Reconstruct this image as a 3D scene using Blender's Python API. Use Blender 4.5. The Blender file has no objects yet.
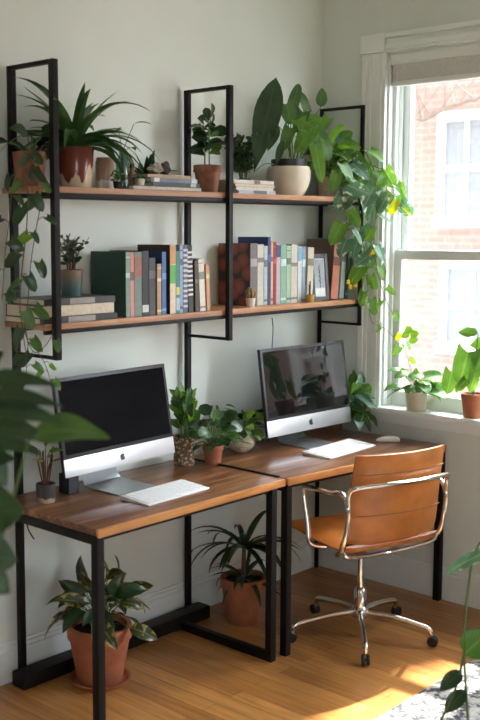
SKY, SUN, EXPO = 14.0, 5.0, 2.87
CHROT = 20
import bpy, bmesh, math, random
from mathutils import Vector, Matrix, Euler
sc = bpy.context.scene
COL = sc.collection
PI = math.pi
V = Vector
# ---------------------------------------------------------------- camera
CAM = V((-4.3302, -3.2403, 1.7542)); YAW = .8123; PITCH = -.109; FPX = 1047.9; PPX, PPY = 197.93, 344.08
FW = V((math.sin(YAW)*math.cos(PITCH), math.cos(YAW)*math.cos(PITCH), math.sin(PITCH)))
RT = V((math.cos(YAW), -math.sin(YAW), 0)); UP = RT.cross(FW)
cd = bpy.data.cameras.new('camera'); cam = bpy.data.objects.new('camera', cd); COL.objects.link(cam)
cam.matrix_world = Matrix(((RT.x, UP.x, -FW.x, CAM.x), (RT.y, UP.y, -FW.y, CAM.y), (RT.z, UP.z, -FW.z, CAM.z), (0, 0, 0, 1)))
cd.sensor_width = 36; cd.lens = FPX/720*36; cd.shift_x = (240-PPX)/720; cd.shift_y = -(360-PPY)/720
cd.dof.use_dof = True; cd.dof.focus_distance = 4.5; cd.dof.aperture_fstop = 2.8
cd.clip_start = .05
sc.camera = cam

def at(u, v, x=None, y=None, z=None):
    d = FW + RT*((u-PPX)/FPX) - UP*((v-PPY)/FPX)
    t = (x-CAM.x)/d.x if x is not None else (y-CAM.y)/d.y if y is not None else (z-CAM.z)/d.z
    return CAM + d*t
def atd(u, v, depth):
    return CAM + (FW + RT*((u-PPX)/FPX) - UP*((v-PPY)/FPX))*depth
def X(u, y, z):
    """x of the point on the line (y, z) seen in column u"""
    k = (u-PPX)/FPX
    a = RT - FW*k
    return CAM.x - (a.y*(y-CAM.y) + a.z*(z-CAM.z))/a.x

# ---------------------------------------------------------------- materials
def newmat(name):
    m = bpy.data.materials.new(name); m.use_nodes = True
    nt = m.node_tree; b = nt.nodes['Principled BSDF']
    return m, nt, b, nt.links
def N(nt, t, **kw):
    n = nt.nodes.new(t)
    for k, v in kw.items():
        if k in n.inputs: n.inputs[k].default_value = v
        else: setattr(n, k, v)
    return n
def ramp(nt, fac, stops):
    r = nt.nodes.new('ShaderNodeValToRGB'); e = r.color_ramp.elements
    while len(e) < len(stops): e.new(.5)
    for q, (p, c) in zip(e, stops): q.position = p; q.color = (*c, 1)
    nt.links.new(fac, r.inputs[0]); return r
def plain(name, col, rough=.5, metal=0, var=.12, scale=30, bump=0, spec=.5, coat=0):
    m, nt, b, L = newmat(name)
    tc = N(nt, 'ShaderNodeTexCoord'); nz = N(nt, 'ShaderNodeTexNoise', Scale=scale, Detail=4.)
    L.new(tc.outputs['Object'], nz.inputs['Vector'])
    lo = tuple(c*(1-var) for c in col); hi = tuple(min(1, c*(1+var)) for c in col)
    r = ramp(nt, nz.outputs['Fac'], [(.3, lo), (.7, hi)])
    L.new(r.outputs[0], b.inputs['Base Color'])
    b.inputs['Roughness'].default_value = rough; b.inputs['Metallic'].default_value = metal
    b.inputs['Specular IOR Level'].default_value = spec
    b.inputs['Coat Weight'].default_value = coat
    if bump:
        bp = N(nt, 'ShaderNodeBump', Strength=bump, Distance=.002)
        L.new(nz.outputs['Fac'], bp.inputs['Height']); L.new(bp.outputs[0], b.inputs['Normal'])
    return m
def wood(name, dark, mid, light, axis='X', rough=.35, scale=1.0, coat=0):
    m, nt, b, L = newmat(name)
    tc = N(nt, 'ShaderNodeTexCoord'); mp = N(nt, 'ShaderNodeMapping')
    mp.inputs['Scale'].default_value = (1.2, 14, 14) if axis == 'X' else (14, 1.2, 14)
    L.new(tc.outputs['Object'], mp.inputs['Vector'])
    n1 = N(nt, 'ShaderNodeTexNoise', Scale=1.6*scale, Detail=6., Roughness=.62, Distortion=.6)
    L.new(mp.outputs[0], n1.inputs['Vector'])
    n2 = N(nt, 'ShaderNodeTexNoise', Scale=9*scale, Detail=3.)
    L.new(mp.outputs[0], n2.inputs['Vector'])
    mx = N(nt, 'ShaderNodeMath', operation='MULTIPLY_ADD'); mx.inputs[1].default_value = .3
    L.new(n2.outputs['Fac'], mx.inputs[0]); L.new(n1.outputs['Fac'], mx.inputs[2])
    r = ramp(nt, mx.outputs[0], [(.42, dark), (.62, mid), (.85, light)])
    L.new(r.outputs[0], b.inputs['Base Color'])
    b.inputs['Roughness'].default_value = rough; b.inputs['Coat Weight'].default_value = coat
    bp = N(nt, 'ShaderNodeBump', Strength=.15, Distance=.001)
    L.new(mx.outputs[0], bp.inputs['Height']); L.new(bp.outputs[0], b.inputs['Normal'])
    return m
def leafmat(name, base, edge, vein, trans=.3, rough=.38, side=0.5, varieg=None, vamt=0):
    """leaf: midrib and side veins from the leaf's own UVs, optional variegation blotches"""
    m, nt, b, L = newmat(name)
    uv = N(nt, 'ShaderNodeUVMap'); sp = N(nt, 'ShaderNodeSeparateXYZ'); L.new(uv.outputs[0], sp.inputs[0])
    tc = N(nt, 'ShaderNodeTexCoord'); nz = N(nt, 'ShaderNodeTexNoise', Scale=14., Detail=3.)
    L.new(tc.outputs['Object'], nz.inputs['Vector'])
    r = ramp(nt, nz.outputs['Fac'], [(.32, base), (.68, edge)])
    ab = N(nt, 'ShaderNodeMath', operation='SUBTRACT'); ab.inputs[1].default_value = .5; L.new(sp.outputs[0], ab.inputs[0])
    a2 = N(nt, 'ShaderNodeMath', operation='ABSOLUTE'); L.new(ab.outputs[0], a2.inputs[0])
    mr = N(nt, 'ShaderNodeMapRange'); mr.inputs[1].default_value = .015; mr.inputs[2].default_value = .06; mr.inputs[3].default_value = 1; mr.inputs[4].default_value = 0
    L.new(a2.outputs[0], mr.inputs[0])
    # side veins
    c1 = N(nt, 'ShaderNodeMath', operation='MULTIPLY_ADD'); c1.inputs[1].default_value = -.9
    L.new(a2.outputs[0], c1.inputs[0]); L.new(sp.outputs[1], c1.inputs[2])
    c2 = N(nt, 'ShaderNodeMath', operation='MULTIPLY'); c2.inputs[1].default_value = 52; L.new(c1.outputs[0], c2.inputs[0])
    c3 = N(nt, 'ShaderNodeMath', operation='SINE'); L.new(c2.outputs[0], c3.inputs[0])
    c4 = N(nt, 'ShaderNodeMapRange'); c4.inputs[1].default_value = .8; c4.inputs[2].default_value = 1; c4.inputs[4].default_value = side
    L.new(c3.outputs[0], c4.inputs[0])
    mxv = N(nt, 'ShaderNodeMath', operation='MAXIMUM'); L.new(mr.outputs[0], mxv.inputs[0]); L.new(c4.outputs[0], mxv.inputs[1])
    sc_ = N(nt, 'ShaderNodeMath', operation='MULTIPLY'); sc_.inputs[1].default_value = .6; L.new(mxv.outputs[0], sc_.inputs[0])
    mix = N(nt, 'ShaderNodeMix', data_type='RGBA'); L.new(sc_.outputs[0], mix.inputs['Factor'])
    L.new(r.outputs[0], mix.inputs['A']); mix.inputs['B'].default_value = (*vein, 1)
    out = mix.outputs['Result']
    if varieg:
        n2 = N(nt, 'ShaderNodeTexNoise', Scale=38., Detail=2.); L.new(tc.outputs['Object'], n2.inputs['Vector'])
        ad = N(nt, 'ShaderNodeMath', operation='MULTIPLY_ADD'); ad.inputs[1].default_value = .55
        L.new(a2.outputs[0], ad.inputs[0]); L.new(n2.outputs['Fac'], ad.inputs[2])
        mr2 = N(nt, 'ShaderNodeMapRange'); mr2.inputs[1].default_value = .86-vamt; mr2.inputs[2].default_value = .94-vamt
        L.new(ad.outputs[0], mr2.inputs[0])
        m2 = N(nt, 'ShaderNodeMix', data_type='RGBA'); L.new(mr2.outputs[0], m2.inputs['Factor']); L.new(out, m2.inputs['A']); m2.inputs['B'].default_value = (*varieg, 1)
        out = m2.outputs['Result']
    L.new(out, b.inputs['Base Color']); b.inputs['Roughness'].default_value = rough
    tr = N(nt, 'ShaderNodeBsdfTranslucent')
    hs = N(nt, 'ShaderNodeHueSaturation'); hs.inputs['Hue'].default_value = .475; hs.inputs['Saturation'].default_value = 1.15; hs.inputs['Value'].default_value = 2.0
    L.new(out, hs.inputs['Color']); L.new(hs.outputs[0], tr.inputs['Color'])
    ms = N(nt, 'ShaderNodeMixShader'); ms.inputs[0].default_value = trans
    L.new(b.outputs[0], ms.inputs[1]); L.new(tr.outputs[0], ms.inputs[2])
    L.new(ms.outputs[0], nt.nodes['Material Output'].inputs['Surface'])
    return m

M = {}
M['wall'] = plain('wall_paint', (.685, .725, .665), .85, var=.03, scale=3, spec=.2)
M['ceil'] = plain('ceiling_paint', (.75, .74, .71), .9, var=.02, scale=3, spec=.2)
M['trim'] = plain('white_gloss_paint', (.76, .80, .76), .4, var=.02, scale=5)
M['steel'] = plain('black_powder_steel', (.007, .0062, .006), .5, var=.25, scale=60, spec=.22)
M['shelfwood'] = wood('shelf_oak', (.20, .085, .035), (.36, .17, .075), (.50, .27, .13), rough=.45)
M['deskwood'] = wood('desk_walnut', (.040, .016, .008), (.155, .062, .024), (.34, .16, .065), rough=.28)
M['edgelit'] = wood('desk_walnut_lit_edge', (.34, .13, .035), (.52, .23, .07), (.66, .34, .13), rough=.3)  # lighter orange paints in the light catching the desk's front edge
M['alu'] = plain('satin_aluminium', (.62, .64, .66), .35, metal=.65, var=.02)
M['aludark'] = plain('stand_aluminium', (.40, .43, .44), .32, metal=.8, var=.02)
M['white'] = plain('white_plastic', (.82, .82, .81), .35, var=.015)
M['keycap'] = plain('key_plastic', (.74, .75, .75), .5, var=.02)
M['black'] = plain('black_plastic', (.012, .012, .013), .4, var=.2)
m, nt, b, L = newmat('screen_glass'); b.inputs['Base Color'].default_value = (.006, .006, .007, 1); b.inputs['Roughness'].default_value = .03; b.inputs['Specular IOR Level'].default_value = .24
nz = N(nt, 'ShaderNodeTexNoise', Scale=2.); r = ramp(nt, nz.outputs['Fac'], [(.3, (.005, .005, .006)), (.7, (.008, .008, .009))]); L.new(r.outputs[0], b.inputs['Base Color']); M['screen'] = m
m = m.copy(); m.name = 'matte_screen_glass'; m.node_tree.nodes['Principled BSDF'].inputs['Roughness'].default_value = .2
m.node_tree.nodes['Principled BSDF'].inputs['Specular IOR Level'].default_value = .02; M['screenmat'] = m
M['chrome'] = plain('polished_chrome', (.78, .77, .75), .1, metal=1, var=.03)
M['leather'] = plain('tan_leather', (.39, .125, .021), .36, var=.25, scale=9, bump=.12, coat=.05)
M['leatherdark'] = plain('leather_seam', (.20, .07, .02), .5)
M['terra'] = plain('terracotta', (.37, .125, .056), .8, var=.16, scale=18, bump=.15)
M['terrad'] = plain('weathered_terracotta', (.24, .105, .06), .85, var=.3, scale=25, bump=.3)
M['cream'] = plain('cream_ceramic', (.62, .54, .42), .45, var=.05)
M['beige'] = plain('beige_speckle_ceramic', (.55, .45, .32), .6, var=.3, scale=120)
M['soil'] = plain('potting_soil', (.025, .017, .012), .95, var=.5, scale=80, bump=.8)
M['stem'] = plain('green_stem', (.10, .17, .045), .5)
M['stembr'] = plain('brown_stem', (.13, .085, .045), .7)
M['paper'] = plain('paper_pages', (.66, .59, .46), .8, var=.12, scale=90)
M['shade'] = plain('shade_fabric', (.62, .61, .58), .9, var=.06, scale=80)
M['brown'] = plain('brown_card', (.17, .085, .04), .6)
# terracotta glazed pot: red glaze over cream with drips
m, nt, b, L = newmat('drip_glaze')
tc = N(nt, 'ShaderNodeTexCoord'); sp = N(nt, 'ShaderNodeSeparateXYZ'); L.new(tc.outputs['Object'], sp.inputs[0])
nz = N(nt, 'ShaderNodeTexNoise', Scale=22., Detail=2.); mp = N(nt, 'ShaderNodeMapping'); mp.inputs['Scale'].default_value = (1, 1, .25)
L.new(tc.outputs['Object'], mp.inputs[0]); L.new(mp.outputs[0], nz.inputs['Vector'])
ma = N(nt, 'ShaderNodeMath', operation='MULTIPLY_ADD'); ma.inputs[1].default_value = -.22; L.new(nz.outputs['Fac'], ma.inputs[0]); L.new(sp.outputs[2], ma.inputs[2])
r = ramp(nt, ma.outputs[0], [(0, (.62, .50, .33)), (.01, (.17, .035, .022))]); r.color_ramp.elements[0].position = 0.0
ad = N(nt, 'ShaderNodeMapRange'); ad.inputs[1].default_value = -.062; ad.inputs[2].default_value = -.052; L.new(ma.outputs[0], ad.inputs[0])
mx = N(nt, 'ShaderNodeMix', data_type='RGBA'); mx.inputs['A'].default_value = (.60, .48, .32, 1); mx.inputs['B'].default_value = (.15, .035, .022, 1)
L.new(ad.outputs[0], mx.inputs['Factor']); L.new(mx.outputs['Result'], b.inputs['Base Color']); b.inputs['Roughness'].default_value = .22; nt.nodes.remove(r)
M['drip'] = m
# teal/brown glazed pot, graded with height
def graded(name, z0, z1, c0, c1, rough=.3):
    m, nt, b, L = newmat(name)
    tc = N(nt, 'ShaderNodeTexCoord'); sp = N(nt, 'ShaderNodeSeparateXYZ'); L.new(tc.outputs['Object'], sp.inputs[0])
    nz = N(nt, 'ShaderNodeTexNoise', Scale=40.); L.new(tc.outputs['Object'], nz.inputs['Vector'])
    ma = N(nt, 'ShaderNodeMath', operation='MULTIPLY_ADD'); ma.inputs[1].default_value = .03; L.new(nz.outputs['Fac'], ma.inputs[0]); L.new(sp.outputs[2], ma.inputs[2])
    mr = N(nt, 'ShaderNodeMapRange'); mr.inputs[1].default_value = z0; mr.inputs[2].default_value = z1; L.new(ma.outputs[0], mr.inputs[0])
    mx = N(nt, 'ShaderNodeMix', data_type='RGBA'); mx.inputs['A'].default_value = (*c0, 1); mx.inputs['B'].default_value = (*c1, 1)
    L.new(mr.outputs[0], mx.inputs['Factor']); L.new(mx.outputs['Result'], b.inputs['Base Color']); b.inputs['Roughness'].default_value = rough
    return m
M['teal'] = graded('teal_brown_glaze', .055, .10, (.07, .13, .12), (.20, .13, .085))
M['jar'] = graded('jar_layers', .045, .05, (.62, .58, .50), (.36, .22, .15))
M['cupglaze'] = graded('cup_bands', .03, .036, (.42, .32, .22), (.03, .025, .022), .5)
# woven basket
m, nt, b, L = newmat('woven_basket')
tc = N(nt, 'ShaderNodeTexCoord'); vo = N(nt, 'ShaderNodeTexVoronoi', Scale=75.); L.new(tc.outputs['Object'], vo.inputs['Vector'])
r = ramp(nt, vo.outputs['Distance'], [(.2, (.55, .43, .28)), (.55, (.12, .075, .04))]); L.new(r.outputs[0], b.inputs['Base Color']); b.inputs['Roughness'].default_value = .85
bp = N(nt, 'ShaderNodeBump', Strength=.8, Distance=.004, invert=True); L.new(vo.outputs['Distance'], bp.inputs['Height']); L.new(bp.outputs[0], b.inputs['Normal']); M['basket'] = m
# floor boards running along Y
m, nt, b, L = newmat('oak_floor_boards')
tc = N(nt, 'ShaderNodeTexCoord'); mp = N(nt, 'ShaderNodeMapping'); mp.inputs['Rotation'].default_value = (0, 0, PI/2)
L.new(tc.outputs['Object'], mp.inputs[0])
br = N(nt, 'ShaderNodeTexBrick', offset=.37, squash=1.0); br.inputs['Scale'].default_value = 1.; br.inputs['Brick Width'].default_value = 1.15; br.inputs['Row Height'].default_value = .075
br.inputs['Mortar Size'].default_value = .0012; br.inputs['Mortar Smooth'].default_value = .3; br.inputs['Bias'].default_value = 0
br.inputs['Color1'].default_value = (.47, .225, .065, 1); br.inputs['Color2'].default_value = (.33, .14, .036, 1); br.inputs['Mortar'].default_value = (.07, .03, .01, 1)
L.new(mp.outputs[0], br.inputs['Vector'])
mp2 = N(nt, 'ShaderNodeMapping'); mp2.inputs['Scale'].default_value = (22, 1.3, 1); L.new(tc.outputs['Object'], mp2.inputs[0])
nz = N(nt, 'ShaderNodeTexNoise', Scale=2.5, Detail=6.); L.new(mp2.outputs[0], nz.inputs['Vector'])
r = ramp(nt, nz.outputs['Fac'], [(.3, (.70, .66, .62)), (.7, (1.15, 1.1, 1.05))])
mx = N(nt, 'ShaderNodeMix', data_type='RGBA', blend_type='MULTIPLY'); mx.inputs['Factor'].default_value = 1
L.new(br.outputs['Color'], mx.inputs['A']); L.new(r.outputs[0], mx.inputs['B']); L.new(mx.outputs['Result'], b.inputs['Base Color'])
b.inputs['Roughness'].default_value = .3
bp = N(nt, 'ShaderNodeBump', Strength=.3, Distance=.001, invert=True); L.new(br.outputs['Fac'], bp.inputs['Height']); L.new(bp.outputs[0], b.inputs['Normal']); M['floor'] = m
# rug
m, nt, b, L = newmat('speckled_rug')
tc = N(nt, 'ShaderNodeTexCoord'); nz = N(nt, 'ShaderNodeTexNoise', Scale=26., Detail=5., Roughness=.7); L.new(tc.outputs['Object'], nz.inputs['Vector'])
r = ramp(nt, nz.outputs['Fac'], [(.45, (.035, .042, .05)), (.54, (.36, .355, .33)), (.7, (.50, .485, .45))]); L.new(r.outputs[0], b.inputs['Base Color']); b.inputs['Roughness'].default_value = .95
n2 = N(nt, 'ShaderNodeTexNoise', Scale=220.); L.new(tc.outputs['Object'], n2.inputs['Vector'])
bp = N(nt, 'ShaderNodeBump', Strength=.7, Distance=.004); L.new(n2.outputs['Fac'], bp.inputs['Height']); L.new(bp.outputs[0], b.inputs['Normal']); M['rug'] = m
# window glass: clear pane with a faint mirror
m, nt, b, L = newmat('clear_pane'); nt.nodes.remove(b)
tr = N(nt, 'ShaderNodeBsdfTransparent'); gl = N(nt, 'ShaderNodeBsdfGlossy', Roughness=.02); lw = N(nt, 'ShaderNodeLayerWeight', Blend=.5); pw = N(nt, 'ShaderNodeMath', operation='POWER'); pw.inputs[1].default_value = 4; L.new(lw.outputs['Facing'], pw.inputs[0]); fr = N(nt, 'ShaderNodeMath', operation='MULTIPLY_ADD'); fr.inputs[1].default_value = .5; fr.inputs[2].default_value = .03; L.new(pw.outputs[0], fr.inputs[0]); ms = N(nt, 'ShaderNodeMixShader')
L.new(fr.outputs[0], ms.inputs[0]); L.new(tr.outputs[0], ms.inputs[1]); L.new(gl.outputs[0], ms.inputs[2]); L.new(ms.outputs[0], nt.nodes['Material Output'].inputs[0]); M['pane'] = m
m, nt, b, L = newmat('tinted_bottle_glass'); nt.nodes.remove(b)
tr = N(nt, 'ShaderNodeBsdfTransparent'); tr.inputs[0].default_value = (.62, .78, .72, 1); gl = N(nt, 'ShaderNodeBsdfGlossy', Roughness=.05); lw = N(nt, 'ShaderNodeLayerWeight', Blend=.5); pw = N(nt, 'ShaderNodeMath', operation='POWER'); pw.inputs[1].default_value = 3; L.new(lw.outputs['Facing'], pw.inputs[0]); fr = N(nt, 'ShaderNodeMath', operation='MULTIPLY_ADD'); fr.inputs[1].default_value = .6; fr.inputs[2].default_value = .05; L.new(pw.outputs[0], fr.inputs[0]); ms = N(nt, 'ShaderNodeMixShader')
L.new(fr.outputs[0], ms.inputs[0]); L.new(tr.outputs[0], ms.inputs[1]); L.new(gl.outputs[0], ms.inputs[2]); L.new(ms.outputs[0], nt.nodes['Material Output'].inputs[0]); M['bottle'] = m
# outside brick
m, nt, b, L = newmat('pale_brick')
tc = N(nt, 'ShaderNodeTexCoord'); mp = N(nt, 'ShaderNodeMapping'); mp.inputs['Rotation'].default_value = (PI/2, 0, PI/2); L.new(tc.outputs['Object'], mp.inputs[0])
br = N(nt, 'ShaderNodeTexBrick'); br.inputs['Scale'].default_value = 1; br.inputs['Brick Width'].default_value = .22; br.inputs['Row Height'].default_value = .075; br.inputs['Mortar Size'].default_value = .006
br.inputs['Color1'].default_value = (.225, .152, .127, 1); br.inputs['Color2'].default_value = (.195, .130, .108, 1); br.inputs['Mortar'].default_value = (.235, .205, .18, 1)
mp.vector_type = 'TEXTURE'
L.new(mp.outputs[0], br.inputs['Vector']); L.new(br.outputs['Color'], b.inputs['Base Color']); b.inputs['Roughness'].default_value = .9; M['brick'] = m
M['extglass'] = plain('outer_glass', (.15, .17, .185), .3, var=.1, scale=2, spec=.15)
M['ground'] = plain('asphalt', (.30, .30, .30), .9, scale=2)
M['bark'] = plain('bark', (.14, .11, .09), .9, var=.3)
# red patterned cookbook cover
m, nt, b, L = newmat('red_pattern_cover')
tc = N(nt, 'ShaderNodeTexCoord'); vo = N(nt, 'ShaderNodeTexVoronoi', Scale=15.); L.new(tc.outputs['Object'], vo.inputs['Vector'])
r = ramp(nt, vo.outputs['Distance'], [(.18, (.26, .07, .035)), (.5, (.17, .035, .02)), (.62, (.022, .013, .010))]); L.new(r.outputs[0], b.inputs['Base Color']); b.inputs['Roughness'].default_value = .3; M['redcover'] = m
# leaves
M['lf_dark'] = leafmat('dark_green_leaf', (.012, .035, .014), (.028, .075, .022), (.05, .10, .04), .12, .33)
M['lf_strap'] = leafmat('strap_leaf', (.028, .078, .026), (.065, .15, .045), (.07, .15, .05), .18, .35, 0)
M['lf_mid'] = leafmat('mid_green_leaf', (.030, .095, .022), (.07, .17, .04), (.12, .24, .07), .3, .36)
M['lf_bright'] = leafmat('bright_green_leaf', (.07, .19, .025), (.14, .29, .05), (.20, .36, .10), .42, .4)
M['lf_pothos'] = leafmat('pothos_leaf', (.06, .165, .035), (.13, .29, .06), (.22, .38, .12), .40, .36, .3, (.52, .60, .40), .025)
M['lf_silver'] = leafmat('silver_leaf', (.06, .14, .085), (.12, .24, .135), (.32, .42, .30), .3, .4, .5, (.50, .60, .48), .11)
M['lf_yellow'] = leafmat('yellow_green_leaf', (.34, .42, .02), (.50, .50, .03), (.55, .55, .15), .5, .4, .2)
M['lf_croton'] = leafmat('croton_leaf', (.012, .026, .010), (.026, .046, .014), (.30, .27, .06), .12, .35, .35, (.30, .26, .06), .17)
M['lf_gray'] = leafmat('grey_green_leaf', (.035, .07, .04), (.07, .12, .065), (.10, .16, .09), .15, .6)
M['lf_sill'] = leafmat('sill_plant_leaf', (.05, .15, .03), (.09, .22, .045), (.16, .28, .08), .22, .38, .3)
M['yellowfl'] = plain('yellow_petal', (.75, .55, .02), .6)
def flat(name, col, rough=.55): 
    if name not in M: M[name] = plain(name, col, rough, var=.10, scale=45)
    return M[name]

# ---------------------------------------------------------------- mesh helpers
def link(name, bm, mat, parent=None, smooth=True, kind=None):
    me = bpy.data.meshes.new(name)
    bmesh.ops.recalc_face_normals(bm, faces=bm.faces) if not bm.loops.layers.uv else None
    bm.to_mesh(me); bm.free()
    if parent is not None and 'foliage' in name:      # leaves bend along the walls, not through them
        lx, ly = parent.location.x, parent.location.y
        for v in me.vertices:
            y = v.co.y+ly; x = v.co.x+lx
            if y > -.012: v.co.y = -.012+(y+.012)*.04-ly
            if -.3 < lx < -.05 and x > -.05: v.co.x = -.05+(x+.05)*.05-lx
    mats = mat if isinstance(mat, (list, tuple)) else [mat]
    for q in mats: me.materials.append(q)
    if smooth:
        for p in me.polygons: p.use_smooth = True
        try: me.set_sharp_from_angle(angle=math.radians(38))
        except Exception: pass
    o = bpy.data.objects.new(name, me); COL.objects.link(o)
    if parent is not None: o.parent = parent
    if kind: o['kind'] = kind
    return o
def B(): return bmesh.new()
def box(bm, x0, x1, y0, y1, z0, z1, bev=0, mi=0):
    r = bmesh.ops.create_cube(bm, size=1)
    vs = r['verts']
    for v in vs: v.co = V(((x0+x1)/2+v.co.x*(x1-x0), (y0+y1)/2+v.co.y*(y1-y0), (z0+z1)/2+v.co.z*(z1-z0)))
    fs = {f for v in vs for f in v.link_faces}
    for f in fs: f.material_index = mi
    if bev:
        es = list({e for v in vs for e in v.link_edges})
        bmesh.ops.bevel(bm, geom=es, offset=bev, segments=2, profile=.6, affect='EDGES')
    return bm
def bx(name, x0, x1, y0, y1, z0, z1, mat, parent=None, bev=.002, kind=None):
    return link(name, box(B(), x0, x1, y0, y1, z0, z1, bev), mat, parent, kind=kind)
def lathe(bm, prof, seg=28, c=(0, 0, 0), mi=0):
    rings = []
    for r, z in prof:
        if r < 1e-5: rings.append([bm.verts.new((c[0], c[1], c[2]+z))])
        else: rings.append([bm.verts.new((c[0]+r*math.cos(2*PI*k/seg), c[1]+r*math.sin(2*PI*k/seg), c[2]+z)) for k in range(seg)])
    for a, b_ in zip(rings, rings[1:]):
        for k in range(seg):
            k2 = (k+1) % seg
            if len(a) == 1 and len(b_) == 1: continue
            if len(a) == 1: f = bm.faces.new((a[0], b_[k], b_[k2]))
            elif len(b_) == 1: f = bm.faces.new((a[k], b_[0], a[k2]))
            else: f = bm.faces.new((a[k], b_[k], b_[k2], a[k2]))
            f.material_index = mi
    return bm
def smooth_path(pts, n=6):
    pts = [V(p) for p in pts]
    if len(pts) < 3: return pts
    P = [pts[0]*2-pts[1]] + pts + [pts[-1]*2-pts[-2]]; out = []
    for i in range(1, len(P)-2):
        a, b_, c, d = P[i-1:i+3]
        for k in range(n):
            t = k/n
            out.append(.5*((2*b_)+(c-a)*t+(2*a-5*b_+4*c-d)*t*t+(3*b_-a-3*c+d)*t**3))
    out.append(pts[-1]); return out
def tube(bm, pts, r, seg=8, r1=None, cap=True, flat_=1.0):
    pts = [V(p) for p in pts]; n = len(pts)
    t0 = (pts[1]-pts[0]).normalized(); ref = V((0, 0, 1)) if abs(t0.z) < .9 else V((1, 0, 0))
    nrm = (ref - t0*ref.dot(t0)).normalized(); rings = []
    for i, p in enumerate(pts):
        t = (pts[min(i+1, n-1)]-pts[max(i-1, 0)]).normalized()
        nrm = (nrm - t*nrm.dot(t)).normalized(); bi = t.cross(nrm)
        rr = r if r1 is None else r+(r1-r)*i/(n-1)
        rings.append([bm.verts.new(p+(nrm*math.cos(2*PI*k/seg)*flat_+bi*math.sin(2*PI*k/seg))*rr) for k in range(seg)])
    for a, b_ in zip(rings, rings[1:]):
        for k in range(seg): bm.faces.new((a[k], a[(k+1) % seg], b_[(k+1) % seg], b_[k]))
    if cap: bm.faces.new(rings[0][::-1]); bm.faces.new(rings[-1])
    return bm
def xform(bm, mtx): bmesh.ops.transform(bm, matrix=mtx, verts=bm.verts); return bm

def thing(name, label, cat, loc=(0, 0, 0), rz=0, group=None):
    o = bpy.data.objects.new(name, None); COL.objects.link(o)
    o.location = loc; o.rotation_euler = (0, 0, rz); o.empty_display_size = .05
    return tag(o, label, cat, group)
def tag(o, label, cat, group=None):
    o['label'] = label; o['category'] = cat
    if group: o['group'] = group
    return o

# ---------------------------------------------------------------- plants
WID = {
 'ovate': lambda t: math.sin(PI*min(1, t)**.72)**.85,
 'lance': lambda t: math.sin(PI*t**.8)**.9,
 'heart': lambda t: (1-t)**.62*(.78+.9*t)*1.02,
 'strap': lambda t: min(1, .55+t*1.6)*(1-t**3.2),
 'round': lambda t: math.sin(PI*t**.9)**.55,
 'obov': lambda t: math.sin(PI*t**1.35)**.8,
}
def leaf(bm, base, d, L, W, shape='ovate', droop=.4, fold=.25, nseg=7, roll=0., wave=0., mi=0, up=V((0, 0, 1))):
    uvl = bm.loops.layers.uv.verify()
    d = V(d).normalized(); side = d.cross(up)
    if side.length < .05: side = d.cross(V((.3, -1, .1)))
    side.normalize(); side = Matrix.Rotation(roll, 3, d) @ side
    cols = (-1, -.55, 0, .55, 1); p = V(base); rows = []; cur = d.copy(); st = L/nseg
    wf = WID[shape]
    for i in range(nseg+1):
        t = i/nseg; nrm = side.cross(cur).normalized()
        w = max(.0, wf(t))*W/2
        row = []
        for c in cols:
            q = p + side*(c*w) + nrm*(abs(c)*w*fold + wave*W*math.sin(t*9+c*2.2)*abs(c))
            if shape == 'heart': q -= cur*(abs(c)**1.5*L*.20*(1-t)**2.5)
            row.append(bm.verts.new(q))
        rows.append(row)
        cur = (Matrix.Rotation(-droop/nseg, 3, side) @ cur).normalized()
        p = p + cur*st
    for i in range(nseg):
        for k in range(4):
            f = bm.faces.new((rows[i][k], rows[i][k+1], rows[i+1][k+1], rows[i+1][k])); f.material_index = mi; f.smooth = True
            for lp, (kk, ii) in zip(f.loops, ((k, i), (k+1, i), (k+1, i+1), (k, i+1))): lp[uvl].uv = ((cols[kk]+1)/2, ii/nseg)
    return bm
def sph(az, el): return V((math.cos(el)*math.cos(az), math.cos(el)*math.sin(az), math.sin(el)))
def leafbm():
    bm = B(); bm.loops.layers.uv.verify(); return bm
def bush(root, rng, z, n, h, spread, L, W, shape, mat, droop=.7, el=(.2, 1.4), stem='stem', stemr=.0022, fold=.2, az=(0, 2*PI), wave=0.0, jit=.25, name='foliage', lean=(0, 0)):
    """leaves on petioles fanning out of the pot"""
    bm = leafbm(); sb = B(); mats = mat if isinstance(mat, list) else [mat]
    for i in range(n):
        a = az[0]+(az[1]-az[0])*((i*.618+rng.uniform(-.06, .06)) % 1); e = el[0]+(el[1]-el[0])*rng.random()
        d = sph(a, e); rr = rng.uniform(.55, 1.0)
        tip = V((d.x*spread*rr+lean[0]*rr, d.y*spread*rr+lean[1]*rr, z+max(.01, d.z*h*rr)))
        b0 = V((d.x*.012, d.y*.012, z-.004))
        mid = (b0+tip)/2+V((0, 0, h*.12))
        tube(sb, smooth_path([b0, mid, tip], 4), stemr, 5, stemr*.6)
        ld = V((math.cos(a), math.sin(a), math.tan(min(1.2, e*.7))*.6)) + V((rng.uniform(-jit, jit), rng.uniform(-jit, jit), rng.uniform(-jit, jit)))
        k = rng.uniform(.75, 1.12)
        leaf(bm, tip, ld, L*k, W*k, shape, droop*rng.uniform(.6, 1.4), fold, 6, rng.uniform(-.4, .4), wave, rng.randrange(len(mats)), up=V((math.cos(a)*.8+rng.uniform(-.5, .5), math.sin(a)*.8+rng.uniform(-.5, .5), .8)))
    link('stem', sb, M[stem], root)
    return link(name, bm, mats, root)
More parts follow.
